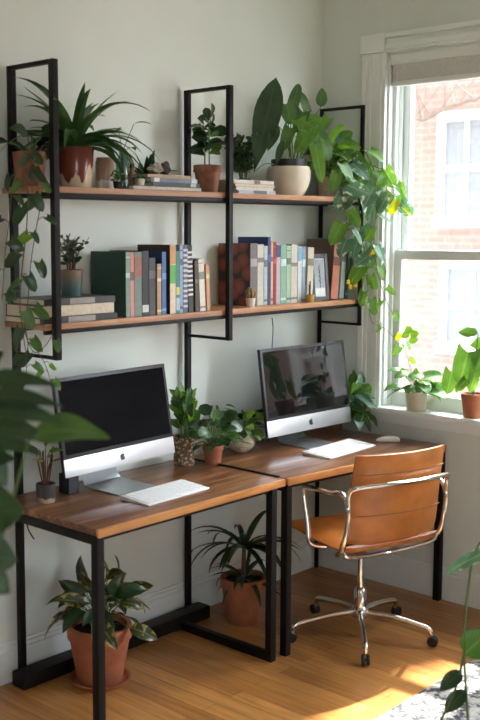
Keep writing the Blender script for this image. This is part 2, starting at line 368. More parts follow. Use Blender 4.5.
def rosette(root, rng, z, n, L, W, mat, el=(.25, 1.45), droop=(.8, 1.9), shape='strap', fold=.35, name='foliage', az=(0, 2*PI), nseg=10):
    bm = leafbm()
    for i in range(n):
        a = az[0]+(az[1]-az[0])*((i*.618+rng.uniform(-.05, .05)) % 1); e = el[0]+(el[1]-el[0])*rng.random(); k = rng.uniform(.7, 1.1)
        leaf(bm, (math.cos(a)*.008, math.sin(a)*.008, z-.005), sph(a, e), L*k, W*rng.uniform(.8, 1.1), shape, rng.uniform(*droop), fold, nseg, rng.uniform(-.3, .3))
    return link(name, bm, mat, root)
def sprigs(root, rng, z, n, h, spread, L, W, shape, mat, per=8, stem='stem', droop=.3, stemr=.0025, name='foliage', el=(.1, .8)):
    """upright stems with leaves all along them"""
    bm = leafbm(); sb = B(); mats = mat if isinstance(mat, list) else [mat]
    for i in range(n):
        a = i*2.4+rng.uniform(-.4, .4); r = spread*rng.uniform(.3, 1)*(0 if n == 1 else 1); hh = h*rng.uniform(.7, 1.05)
        b0 = V((math.cos(a)*.012, math.sin(a)*.012, z-.004)) if n > 1 else V((0, 0, z-.004)); tip = V((math.cos(a)*r, math.sin(a)*r, z+hh))
        mid = b0.lerp(tip, .5)+V((math.cos(a)*-r*.2, math.sin(a)*-r*.2, hh*.08))
        path = smooth_path([b0, mid, tip], 6); tube(sb, path, stemr, 5, stemr*.5)
        for j in range(per):
            t = .18+.82*(j+.5)/per; q = path[min(len(path)-1, int(t*(len(path)-1)+.5))]
            aa = j*2.4+a+rng.uniform(-.4, .4); k = rng.uniform(.75, 1.15)*(1 if t < .8 else .8)
            leaf(bm, q, sph(aa, rng.uniform(*el)+(t > .9)*.4), L*k, W*k, shape, droop*rng.uniform(.4, 1.5), .2, 5, rng.uniform(-.5, .5), 0, rng.randrange(len(mats)), up=V((math.cos(aa)*.7+rng.uniform(-.6, .6), math.sin(aa)*.7+rng.uniform(-.6, .6), .7)))
    link('stem', sb, M[stem], root)
    return link(name, bm, mats, root)
def vine(root, rng, bm, sb, pts, L, W, shape='heart', step=.05, mi=(0,), r=.0022, ld=(0, 0, -1), petiole=.03, droop=.5, face=V((-.7, -.7, .1))):
    """a trailing stem (points local to the root) with leaves hanging off it"""
    path = smooth_path(pts, 8); tube(sb, path, r, 5, r*.7)
    acc = 0; k = 0
    for a, b_ in zip(path, path[1:]):
        acc += (b_-a).length
        if acc > step*rng.uniform(.7, 1.3):
            acc = 0; k += 1
            s = 1 if k % 2 else -1
            out = V((s*RT.x*.7+rng.uniform(-.3, .3)-FW.x*.3, s*RT.y*.7+rng.uniform(-.3, .3)-FW.y*.3, rng.uniform(-.3, .5)))
            tip = b_+out*petiole
            tube(sb, [b_, (b_+tip)/2+V((0, 0, .006)), tip], r*.6, 4)
            d = out*.7+V(ld)*rng.uniform(.5, 1.2)
            q = rng.uniform(.7, 1.15)
            leaf(bm, tip, d, L*q, W*q, shape, droop*rng.uniform(.3, 1.3), .18, 6, rng.uniform(-.6, .6), .02, rng.choice(mi), up=face+V((rng.uniform(-.5, .5), rng.uniform(-.5, .5), rng.uniform(-.2, .6))))
def pot(root, prof, mat, soil_z, soil_r, name='pot'):
    o = link(name, lathe(B(), prof), mat, root)
    sb = B(); lathe(sb, [(0, soil_z+.004), (soil_r*.6, soil_z+.003), (soil_r, soil_z-.001), (soil_r*.9, soil_z-.012), (0, soil_z-.012)], 20)
    link('soil', sb, M['soil'], root); return o
def tapered(rb, rt, h, th=.008, lip=0, lip_h=.0):
    p = [(0, 0), (rb*.96, 0), (rb, .004)]
    if lip: p += [(rt, h-lip_h), (rt+lip*.7, h-lip_h), (rt+lip, h-lip_h+.003), (rt+lip, h-.003), (rt+lip-.002, h), (rt-th, h)]
    else: p += [(rt, h-.003), (rt-.002, h), (rt-th, h)]
    return p+[(rt-th, h*.72), (rb-th*.9, .012), (0, .012)]
def bowl(rb, rm, rt, h, th=.008):
    p = [(0, 0), (rb, 0)]
    for i in range(1, 8):
        t = i/8
        q = (1-t)**2*rb+2*t*(1-t)*(2*rm-(rb+rt)/2)+t*t*rt
        p.append((q, h*t))
    p += [(rt, h-.003), (rt-.002, h), (rt-th, h), (rt-th, h*.7), (rb-.004, .012), (0, .012)]
    return p
# ================================================================ ROOM
RX0, RY0, RH = -5.3, -4.7, 3.15
def S(o): o['kind'] = 'structure'; return o
S(bx('floor', RX0-.2, .2, RY0-.2, .2, -.1, 0, M['floor'], bev=0))
S(bx('ceiling', RX0-.2, .2, RY0-.2, .2, RH, RH+.1, M['ceil'], bev=0))
S(bx('wall_back', RX0-.2, .2, 0, .2, 0, RH, M['wall'], bev=0))
S(bx('wall_left', RX0-.2, RX0, RY0-.2, 0, 0, RH, M['wall'], bev=0))
W1 = (-1.34, -.385); W2 = (-3.5, -1.7); W3 = (-4.8, -4.2); WZ = (.868, 2.59)
bm = B()
def wall_strip(f, lo, hi, opens):
    c = lo
    for a, b_ in opens:
        f(c, a, 0, RH); f(a, b_, 0, WZ[0]); f(a, b_, WZ[1], RH); c = b_
    f(c, hi, 0, RH)
wall_strip(lambda a, b_, z0, z1: box(bm, 0, .2, a, b_, z0, z1), RY0-.2, 0, [W2, W1])
S(link('wall_right', bm, M['wall'], smooth=False))
bm = B(); wall_strip(lambda a, b_, z0, z1: box(bm, a, b_, RY0-.2, RY0, z0, z1), RX0, 0, [W3])
S(link('wall_front', bm, M['wall'], smooth=False))
def skirting(name, f):
    bm = B(); f(bm, 0, .125, .018); f(bm, .125, .142, .012); f(bm, .142, .155, .006); S(link(name, bm, M['trim'], smooth=False))
skirting('baseboard_back', lambda bm, a, b_, t: box(bm, RX0, -.0, -t, 0, a, b_))
skirting('baseboard_right', lambda bm, a, b_, t: box(bm, -t, 0, RY0, -.018, a, b_))
skirting('baseboard_left', lambda bm, a, b_, t: box(bm, RX0, RX0+t, RY0, -.018, a, b_))
skirting('baseboard_front', lambda bm, a, b_, t: box(bm, RX0, 0, RY0, RY0+t, a, b_))
def window(name, w, mtx, casing=.128):
    """sash window, built in a wall plane X=0 seen from -X, opening y from w[0] to w[1]"""
    r = bpy.data.objects.new(name, None); COL.objects.link(r); r.matrix_world = mtx; S(r)
    ya, yb = w; z0, z1 = WZ
    bm = B()
    for a, b_ in ((yb, yb+casing), (ya-casing, ya)):
        box(bm, -.022, 0, a, b_, z0, z1, .003); box(bm, -.027, -.0, a+.02, a+.05, z0, z1, .004); box(bm, -.027, 0, b_-.05, b_-.02, z0, z1, .004)
        box(bm, -.034, 0, (b_-.03 if a == yb else a), (b_ if a == yb else a+.03), z0, z1, .005)
        box(bm, -.042, 0, a-.004, b_+.004, z1, z1+.088, .004)
    box(bm, -.022, 0, ya, yb, z1, z1+.084, .003); box(bm, -.034, 0, ya, yb, z1+.012, z1+.035, .004); box(bm, -.040, 0, ya, yb, z1+.062, z1+.084, .005)
    link('casing', bm, M['trim'], r)
    bm = B()
    box(bm, 0, .16, yb-.012, yb, z0, z1); box(bm, 0, .16, ya, ya+.012, z0, z1); box(bm, 0, .16, ya, yb, z1-.012, z1)
    for x in (.040, .095): box(bm, x-.010, x, yb-.030, yb-.012, z0, z1-.012); box(bm, x-.010, x, ya+.012, ya+.030, z0, z1-.012)
    link('jamb', bm, M['trim'], r)
    bm = B(); box(bm, .0, .19, ya, yb, z0, z0+.026, 0); box(bm, -.068, -.0, ya-casing-.02, yb+casing+.005, z0, z0+.026, .006)
    link('window_sill', bm, M['trim'], r)
    bx('apron', -.02, 0, ya-casing, yb+casing, z0-.055, z0, M['trim'], r, .004)
    zm = 1.633
    for (x0, a, b_, rt, rb) in ((.045, z0+.026, zm+.022, .045, .070), (.100, zm-.022, z1-.012, .05, .045)):
        bm = B(); yl, yr = ya+.012, yb-.012
        box(bm, x0, x0+.038, yr-.055, yr, a, b_, .003); box(bm, x0, x0+.038, yl, yl+.055, a, b_, .003)
        box(bm, x0, x0+.038, yl+.05, yr-.05, a, a+rb, .003); box(bm, x0, x0+.038, yl+.05, yr-.05, b_-rt, b_, .003)
        s = link('sash', bm, M['trim'], r)
        bx('glass_pane', x0+.016, x0+.020, yl+.05, yr-.05, a+rb-.005, b_-rt+.005, M['pane'], s, 0)
    return r
I4 = Matrix.Identity(4)
win1 = window('window_1', W1, I4)
window('window_2', W2, I4)  # out of view, placed and widened to fill the back wall with light
window('fill_window_3', (-W3[1], -W3[0]), Matrix.Translation((0, RY0, 0)) @ Matrix.Rotation(-PI/2, 4, 'Z'))  # unseen window added behind the camera for fill light
S(bx('wall_upper_sky_block', .0, .2, -24, 20, RH+.1, 13, M['brick'], bev=0))  # unseen wall added and sized to keep skylight off the facade opposite
S(bx('wall_lower_sky_block', .0, .2, -24, 20, -3.2, -.1, M['brick'], bev=0))  # unseen wall added to stop sky glow from below the horizon
# cellular shade pulled up under the head of the window
t = thing('window_blind', 'pale grey fabric blind drawn up at the top of the window', 'blind', (.02, -.86, 2.43))
bx('headrail', -.025, .018, -.46, .46, .10, .147, M['trim'], t, .006)
bm = B()
for k in range(6): box(bm, -.0175, .0145, -.45, .45, .022+k*.013, .035+k*.013, .0015)
link('shade_fabric', bm, M['shade'], t)
bx('bottom_rail', -.02, .016, -.452, .452, 0, .022, M['trim'], t, .004)
bm = tube(B(), [(-.015, .425, .11), (-.022, .424, -.2), (-.02, .426, -.75)], .0025, 6); lathe(bm, [(0, -.80), (.006, -.79), (.004, -.75), (0, -.745)], 8, (-.02, .426, 0)); link('pull_cord', bm, M['trim'], t)

# ================================================================ OUTSIDE
FX = 6.0
t = thing('brick_building', 'pale brick building facade across the street outside the window', 'building', (FX, 4, -3.2))
def P6(u, v): return at(u, v, x=FX)
a = P6(447, 122); b_ = P6(489, 216); c = P6(449, 268); d = P6(486, 345)
wins = [(b_.y, a.y, b_.z, a.z), (d.y-.15, c.y, d.z, c.z)]
bm = B(); box(bm, 0, 5, -14, 8, 0, 8.4); link('facade', bm, M['brick'], t, smooth=False)
for (y0, y1, z0, z1) in wins+[(q[0]+2.6, q[1]+2.6, q[2], q[3]) for q in wins]:
    y0 -= 4; y1 -= 4; z0 += 3.2; z1 += 3.2
    bm = B()
    box(bm, -.06, 0, y0-.08, y0, z0-.1, z1+.1); box(bm, -.06, 0, y1, y1+.08, z0-.1, z1+.1); box(bm, -.06, 0, y0, y1, z1, z1+.1); box(bm, -.10, 0, y0-.1, y1+.1, z0-.12, z0)
    box(bm, -.045, 0, y0, y1, (z0+z1)/2-.03, (z0+z1)/2+.03); box(bm, -.04, 0, (y0+y1)/2-.02, (y0+y1)/2+.02, z0, z1)
    w = link('window', bm, M['trim'], t, smooth=False); bx('pane', -.02, .0, y0, y1, z0, z1, M['extglass'], w, 0)
S(bx('ground_outside', -60, 60, -60, 60, -3.4, -3.2, M['ground'], bev=0))
rng = random.Random(3)
t = thing('street_tree', 'tree with a thin branch reaching across the upper window outside and an unseen crown added for shade', 'tree', (3.4, 2.2, -3.2))
bm = B(); p0 = V((0, 0, 0))
tube(bm, smooth_path([(0, 0, 0), (.05, .1, 2.2), (-.05, .0, 4.2), (.0, -.5, 6.6), (-.1, -1.5, 9.2)], 6), .14, 8, .05)
def L6(u, v): return at(u, v, x=3.4)-V((3.4, 2.2, -3.2))
br_ = smooth_path([(-.05, .0, 4.2), L6(400, 138), L6(425, 118), L6(455, 105), L6(485, 96), L6(530, 92)], 6); tube(bm, br_, .035, 6, .012)
for k in range(16):
    q = br_[4+k*len(br_)//22]; dd = V((rng.uniform(-.4, .4), rng.uniform(-.5, .2), rng.uniform(-.1, .5)))
    tube(bm, smooth_path([q, q+dd*.5+V((0, 0, .03)), q+dd+V((0, 0, .1))], 4), .008, 4, .003)
link('branches', bm, M['bark'], t)
bm = leafbm()
for k in range(2200):
    a, e, q = rng.uniform(0, 2*PI), math.asin(rng.uniform(-1, 1)), rng.random()**.45
    d = sph(a, e); leaf(bm, V((d.x*1.2*q-.1, d.y*.95*q-1.78, 10.0+d.z*1.25*q)), V((d.x, d.y, -.4)), .26, .17, 'ovate', .6, .2, 3)
link('crown_foliage', bm, M['lf_mid'], t)  # unseen crown added to keep the sun off most of the near window

# ================================================================ SHELVING
ZU, ZL = 1.908, 1.413
xs = (-1.945, -1.012, -.048); YB, YF = -.034, -.278
sh = thing('shelving_unit', 'tall black steel frame wall shelf with two long oak boards', 'shelf', (-1.0, -.034, 0))
o0 = V((-1.0, -.034, 0))
def sb_(name, x0, x1, y0, y1, z0, z1, mat, bev=.0015): return bx(name, x0-o0.x, x1-o0.x, y0-o0.y, y1-o0.y, z0, z1, mat, sh, bev)
for x, w in zip(xs, (.0125, .0115, .008)):
    sb_('rear_post', x-w, x+w, YB-w, YB+w, .0, 2.35, M['steel'])
    sb_('front_post', x-w, x+w, YF-w, YF+w, 1.283, 2.35, M['steel'])
    sb_('top_bar', x-w, x+w, YF+w, YB-w, 2.336, 2.35, M['steel'])
    sb_('bottom_bar', x-w*.7, x+w*.7, YF+w, YB-w, 1.283, 1.295, M['steel'])
for z in (ZU, ZL):
    sb_('shelf_board', -1.985, -.032, YF+.015, -.012-.008, z-.022, z, M['shelfwood'], .002)
    for (ya, yb) in ((YF+.017, YF+.035), (YB-.034, YB-.016)): sb_('board_rail', -1.98, -.036, ya, yb, z-.038, z-.022, M['steel'], .001)
sb_('wall_rail', -.998, -.058, -.045, -.025, .865, .893, M['steel'])
sb_('foot_beam', X(17, -.08, .03), X(203, -.08, .03), -.125, -.05, .004, .062, M['steel'], .004)

# ================================================================ DESKS
DZ = .75
def prism(bm, pts, z0, z1, bev=0):
    lo = [bm.verts.new((x, y, z0)) for x, y in pts]; hi = [bm.verts.new((x, y, z1)) for x, y in pts]; n = len(pts)
    bm.faces.new(lo[::-1]); bm.faces.new(hi)
    for i in range(n): bm.faces.new((lo[i], lo[(i+1) % n], hi[(i+1) % n], hi[i]))
    if bev: bmesh.ops.bevel(bm, geom=list(bm.edges), offset=bev, segments=2, profile=.6, affect='EDGES')
    return bm
def desk(label, x0, x1, yf0, yf1, yb, foot, grp):
    """front edge runs from (x0, yf0) to (x1, yf1)"""
    cx, cy = (x0+x1)/2, (yf0+yb)/2
    t = thing('desk', label, 'desk', (cx, cy, 0), 0, grp)
    def p(n, a, b_, c, d, e, f, m, bev=.0015): return bx(n, a-cx, b_-cx, c-cy, d-cy, e, f, m, t, bev)
    def q(n, pts, e, f, m, bev=.0015): return link(n, prism(B(), [(x-cx, y-cy) for x, y in pts], e, f, bev), m, t)
    yf = lambda x: yf0+(yf1-yf0)*(x-x0)/(x1-x0)
    a, b_ = x0+.003, x1-.003
    q('tabletop', [(a, yf(a)+.012), (b_, yf(b_)+.012), (b_, yb), (a, yb)], DZ-.024, DZ, M['deskwood'], .001)
    q('lit_front_edge', [(a, yf(a)), (b_, yf(b_)), (b_, yf(b_)+.0125), (a, yf(a)+.0125)], DZ-.030, DZ, M['edgelit'], .003)  # strip coloured brighter than the top, as if lit from the front
    for x in (x0, foot[0] if foot else x1-.032):
        y = yf(x+.016)
        p('side_rail', x, x+.032, y+.035, yb, DZ-.056, DZ-.024, M['steel'])
        p('leg', x, x+.032, y+.004, y+.036, 0, DZ-.024, M['steel'])
    p('rear_rail', x0+.033, x1-.033, yb-.03, yb, DZ-.056, DZ-.024, M['steel'])
    a, b_ = x0+.033, x1-.033
    q('front_rail', [(a, yf(a)+.02), (b_, yf(b_)+.02), (b_, yf(b_)+.034), (a, yf(a)+.034)], DZ-.046, DZ-.028, M['steel'])
    for x in foot: p('foot_bar', x, x+.032, yf(x)+.037, -.127, .0, .034, M['steel'])
    return t
D1 = (-2.075, -1.066, -.640, -.640, -.058); D2 = (-1.062, -.022, -.645, -.765, -.058)
desk('walnut topped steel desk on the left, with flowerpots at its back edge', *D1, (-1.150,), 'black steel desks with walnut tops')
desk('walnut topped steel desk on the right, under the window, with the tan chair pulled up', *D2, (), 'black steel desks with walnut tops')
bx_edge = tag(bx('desk_seam_strip', D2[0]-.010, D2[0]+.004, -.60, -.10, DZ+.0005, DZ+.006, M['steel'], bev=.001), 'dark metal strip covering the seam between both desktops', 'strip')  # stands for the dark metal edge where the two desks meet

# ================================================================ COMPUTERS
def computer(label, loc, rz, W, H, tilt, grp, screen):
    t = thing('desktop_computer', label, 'computer', loc, rz, grp)
    zb = .092 if H < .38 else .072; th = .022; ch = H*.185; yo = -.085
    T = Matrix.Translation((0, yo, zb)) @ Matrix.Rotation(-tilt, 4, 'X')
    def add(n, bm, mat, par=t): return link(n, xform(bm, T), mat, par)
    # slab with rounded corners and a bulging back
    bm = B(); box(bm, -W/2, W/2, -.004, .012, 0, H, .004); add('housing', bm, M['black'])
    bm = B(); bmesh.ops.create_uvsphere(bm, u_segments=28, v_segments=14, radius=1)
    for v in bm.verts: v.co = V((v.co.x*W*.49, .010+max(0, v.co.y)*.042, H*.5+v.co.z*H*.49))
    add('back_shell', bm, M['alu'])
    bm = B(); box(bm, -W/2, W/2, -.0075, -.004, ch, H, .0012); add('bezel', bm, M['black'])
    bm = B(); box(bm, -W/2+.014, W/2-.014, -.0085, -.0074, ch+.014, H-.014); add('screen', bm, screen)
    bm = B(); box(bm, -W/2, W/2, -.0072, -.004, 0, ch-.001, .0012); add('chin', bm, M['alu'])
    # apple-shaped mark: bitten round outline and a leaf
    pts = [(0, .62), (.22, .70), (.48, .66), (.66, .50), (.50, .30), (.46, .10), (.55, -.10), (.72, -.22), (.58, -.52), (.36, -.74), (.14, -.70), (0, -.66),
           (-.14, -.70), (-.36, -.74), (-.58, -.50), (-.72, -.14), (-.72, .22), (-.58, .52), (-.34, .68), (-.14, .67)]
    k = ch*.25
    bm = B()
    def poly(P, c=(0, 0)):
        lo = [bm.verts.new((c[0]+x*k, -.0072, ch*.47+(c[1]+z)*k)) for x, z in P]; hi = [bm.verts.new((v.co.x, -.0080, v.co.z)) for v in lo]
        bm.faces.new(hi); n = len(lo)
        for i in range(n): bm.faces.new((lo[i], lo[(i+1) % n], hi[(i+1) % n], hi[i]))
    poly(pts); poly([(.02, .78), (.10, 1.02), (.30, 1.14), (.26, .92), (.14, .80)])
    add('logo', bm, M['black'])
    # stand: neck and foot, one bent sheet
    bm = B(); w = W*.155; prof = [(.065, .19), (.05, .10), (.036, .03), (.02, .010), (-.02, .006), (-.17, .003)]
    a = [[bm.verts.new((s*w*(1 if i < 3 else 1.08), y, z+dz)) for i, (y, z) in enumerate(prof)] for s in (-1, 1) for dz in (0, .004)]
    lo0, hi0, lo1, hi1 = a
    for i in range(len(prof)-1):
        bm.faces.new((hi0[i], hi0[i+1], hi1[i+1], hi1[i])); bm.faces.new((lo0[i], lo1[i], lo1[i+1], lo0[i+1]))
        bm.faces.new((lo0[i], lo0[i+1], hi0[i+1], hi0[i])); bm.faces.new((lo1[i], hi1[i], hi1[i+1], lo1[i+1]))
    bm.faces.new((lo0[-1], lo1[-1], hi1[-1], hi0[-1])); bm.faces.new((lo0[0], hi0[0], hi1[0], lo1[0]))
    bmesh.ops.translate(bm, verts=bm.verts, vec=(0, .005, -.0028))
    link('stand', bm, M['aludark'], t)
    return t
G = 'silver all in one computers on the desks'
computer('silver all in one computer with a plain black screen, on the left desk', (-1.627, -.184, DZ), math.radians(2.7), .60, .369, math.radians(9.4), G, M['screenmat'])
computer('silver all in one computer with plants and window reflected in its screen', (-.447, -.208, DZ), math.radians(-2.7), .60, .399, math.radians(8.4), G, M['screen'])
def keyboard(label, loc, rz, W, Dp):
    t = thing('keyboard', label, 'keyboard', loc, rz, 'slim white keyboards')
    bm = B(); box(bm, -W/2, W/2, -Dp/2, Dp/2, 0, .006, .003)
    for v in bm.verts:
        if v.co.z > .003: v.co.z += (v.co.y+Dp/2)/Dp*.011
    link('body', bm, M['white'], t); tube_ = B(); box(tube_, -W/2+.01, W/2-.01, Dp/2-.014, Dp/2-.002, -.0, .006, .002); link('battery_bar', tube_, M['aludark'], t)
    rows = 6; kh = (Dp-.016)/rows; first = None
    for r in range(rows):
        n = [14, 14, 14, 13, 12, 9][r]; x = -W/2+.008; tot = W-.016
        ws = [1]*n
        if r == 5: ws = [1, 1, 1.2, 1.2, 5, 1.2, 1, 1, 1]
        for w in ws:
            kw = tot*w/sum(ws); yc = Dp/2-.008-kh*(r+.5); zc = .0063+(yc+Dp/2)/Dp*.011
            if w == 1 and n == 14 and first: k = first.copy(); COL.objects.link(k)
            else:
                k = link('key', box(B(), -kw/2+.001, kw/2-.001, -kh/2+.001, kh/2-.001, 0, .0022, .0006), M['keycap'], t)
                if n == 14: first = k
            k.location = (x+kw/2, yc, zc); k.rotation_euler = (.011/Dp, 0, 0); k.parent = t; x += kw
    return t
keyboard('slim white keyboard on the left desk before the black screen', (-1.575, -.462, DZ), math.radians(3), .345, .145)
keyboard('slim white keyboard on the right desk beside the mouse', (-.465, -.472, DZ), math.radians(3), .385, .150)
t = thing('computer_mouse', 'white rounded mouse on the right desk near the window', 'mouse', (-.135, -.515, DZ), math.radians(40))
bm = B(); bmesh.ops.create_uvsphere(bm, u_segments=24, v_segments=16, radius=1)
for v in bm.verts: v.co = V((v.co.x*.030, v.co.y*.057, max(.001, .004+v.co.z*.022*(1-.25*v.co.y))))
link('shell', bm, M['white'], t); bm = B(); bmesh.ops.create_uvsphere(bm, u_segments=20, v_segments=6, radius=1)
for v in bm.verts: v.co = V((v.co.x*.0275, v.co.y*.0545, .003+v.co.z*.003))
link('base', bm, M['aludark'], t)
# cords
def cord(label, pts, r=.0022):
    return tag(link('power_cord', tube(B(), smooth_path(pts, 6), r, 6), M['black']), label, 'cord')
cord('thin black cord hanging from the lower shelf behind the right computer', [(X(273, -.262, 1.42), -.257, 1.36), at(273, 330, y=-.24), at(272, 352, y=-.20), (X(273, -.13, 1.0), -.13, 1.0), (X(272, -.10, .80), -.10, .80), (X(262, -.075, .7535), -.075, .7535)])
cord('short dark cord with a hook end dangling under the left desk', [at(27, 524, y=-.10), at(29, 531, y=-.10), at(34, 539, y=-.10)], .003)
cord('thin dark cord running down the desk back beside the cream bowl planter', [at(269, 432, y=-.12), at(268, 447, y=-.15), at(270, 460, z=DZ+.0025)], .0018)

# ================================================================ CHAIR
ch = thing('office_chair', 'tan leather swivel office chair with chrome arms and five star base', 'chair', (-.662, -.732, 0), math.radians(-17))
rng = random.Random(5)
# shell profile in (y, z): seat front -> back top
seat_p = smooth_path([(0, .245, .452), (0, .20, .470), (0, .08, .464), (0, -.06, .452), (0, -.165, .456), (0, -.208, .478)], 6)
back_p = smooth_path([(0, -.212, .482), (0, -.236, .53), (0, -.252, .62), (0, -.268, .74), (0, -.292, .865)], 7)
def shell(path, w0, w1, wrap, th, ribs=0):
    bm = B(); n = len(path); cols = 13; top = []; bot = []
    for i, p in enumerate(path):
        t = i/(n-1); tan = (path[min(n-1, i+1)]-path[max(0, i-1)]).normalized(); nr = V((0, tan.z, -tan.y)) * -1
        w = w0+(w1-w0)*t; ra = []; rb_ = []
        for k in range(cols):
            s = -1+2*k/(cols-1); edge = min(1, (1-abs(s))*5+.25)
            q = V((s*w, p.y, p.z)) + V((0, wrap[1]*s*s, wrap[2]*s*s))
            hh = th*.5*min(1, edge)*min(1, .35+min(t, 1-t)*9)
            ra.append(bm.verts.new(q+nr*hh)); rb_.append(bm.verts.new(q-nr*hh))
        top.append(ra); bot.append(rb_)
    for i in range(n-1):
        for k in range(cols-1):
            bm.faces.new((top[i][k], top[i][k+1], top[i+1][k+1], top[i+1][k])); bm.faces.new((bot[i][k], bot[i+1][k], bot[i+1][k+1], bot[i][k+1]))
        bm.faces.new((top[i][0], top[i+1][0], bot[i+1][0], bot[i][0])); bm.faces.new((top[i][-1], bot[i][-1], bot[i+1][-1], top[i+1][-1]))
    for k in range(cols-1):
        bm.faces.new((top[0][k], bot[0][k], bot[0][k+1], top[0][k+1])); bm.faces.new((top[-1][k], top[-1][k+1], bot[-1][k+1], bot[-1][k]))
    return bm
SW = .243
link('seat', shell(seat_p, SW, SW, (0, 0, .008), .034), M['leather'], ch)
back = link('backrest', shell(back_p, SW, SW-.012, (0, .045, 0), .026), M['leather'], ch)
for z, y in ((.612, -.266), (.785, -.289)):
    pts = [(s*SW*.93, y+.045*(s*.95)**2, z) for s in [k/6-1 for k in range(13)]]
    link('seam', tube(B(), pts, .0022, 6), M['leatherdark'], back)
# chrome side loops and the band across the back
for s in (-1, 1):
    xx = s*(SW+.014)
    pts = [(s*.12, .0, .425), (s*.20, .01, .428), (xx, .02, .45), (xx, .035, .52), (xx, .068, .655), (xx, .05, .682), (xx, -.03, .686), (xx, -.13, .692), (xx, -.19, .705), (xx, -.236, .66), (xx, -.228, .56), (xx, -.195, .475), (xx-s*.03, -.13, .432), (s*.12, -.04, .422)]
    link('armrest', tube(B(), smooth_path(pts, 5), .0105, 10), M['chrome'], ch)
pts = [(-(SW+.014), -.236, .66), (-(SW+.014), -.240, .715), (-.232, -.268, .742), (-.12, -.298, .748), (0, -.306, .749), (.12, -.298, .748), (.232, -.268, .742), (SW+.014, -.240, .715), (SW+.014, -.236, .66)]
link('back_band', tube(B(), smooth_path(pts, 5), .0105, 10), M['chrome'], ch)
pts = [(-(SW+.004), -.195, .468), (-.22, -.19, .438), (-.1, -.16, .415), (0, -.15, .410), (.1, -.16, .415), (.22, -.19, .438), (SW+.004, -.195, .468)]
link('under_rail', tube(B(), smooth_path(pts, 5), .009, 8), M['chrome'], ch)
bm = B(); box(bm, -.085, .085, -.14, .10, .405, .428, .006); box(bm, -.05, .05, -.06, .06, .375, .405, .008); link('mechanism', bm, M['aludark'], ch)
link('lever', tube(B(), [(.04, .0, .39), (.13, -.01, .385), (.16, -.01, .383)], .006, 8), M['chrome'], ch)
link('gas_column', lathe(B(), [(0, .09), (.028, .09), (.028, .20), (.022, .215), (.0145, .22), (.0145, .385), (0, .385)], 20), M['chrome'], ch)
bm = lathe(B(), [(0, .085), (.036, .088), (.040, .10), (.036, .125), (.028, .135), (0, .135)], 24); link('hub', bm, M['chrome'], ch)
for k in range(5):
    a = math.radians(k*72+CHROT) if 'CHROT' in globals() else math.radians(k*72-28)
    d = V((math.cos(a), math.sin(a), 0))
    bm = tube(B(), smooth_path([d*.02+V((0, 0, .112)), d*.14+V((0, 0, .104)), d*.272+V((0, 0, .082)), d*.300+V((0, 0, .070)), d*.306+V((0, 0, .052))], 5), .0145, 10, .0105); leg = link('leg', bm, M['chrome'], ch)
    cbm = lathe(B(), [(0, .040), (.009, .040), (.009, .056), (0, .056)], 10, (d.x*.306, d.y*.306, 0)); cst = link('caster_fork', cbm, M['chrome'], leg)
    n = V((-d.y, d.x, 0)); c0 = d*.314+V((0, 0, .023))
    bm = B()
    for s in (-1, 1):
        m = lathe(B(), [(0, -.007), (.019, -.007), (.0225, -.003), (.0225, .003), (.019, .007), (0, .007)], 18); 
        xform(m, Matrix.Translation(c0+n*s*.010) @ Matrix(((d.x, 0, n.x, 0), (d.y, 0, n.y, 0), (0, 1, 0, 0), (0, 0, 0, 1))))
        me = bpy.data.meshes.new('tmp'); m.to_mesh(me); m.free(); bm.from_mesh(me); bpy.data.meshes.remove(me)
    tube(bm, [c0-n*.012, c0+n*.012], .005, 6); link('caster', bm, M['black'], leg)

# ================================================================ RUG
t = bx('rug', -1.75, -.12, -3.0, -1.235, .001, .014, M['rug'], bev=.004); tag(t, 'black and white speckled rug on the floor at lower right', 'rug')
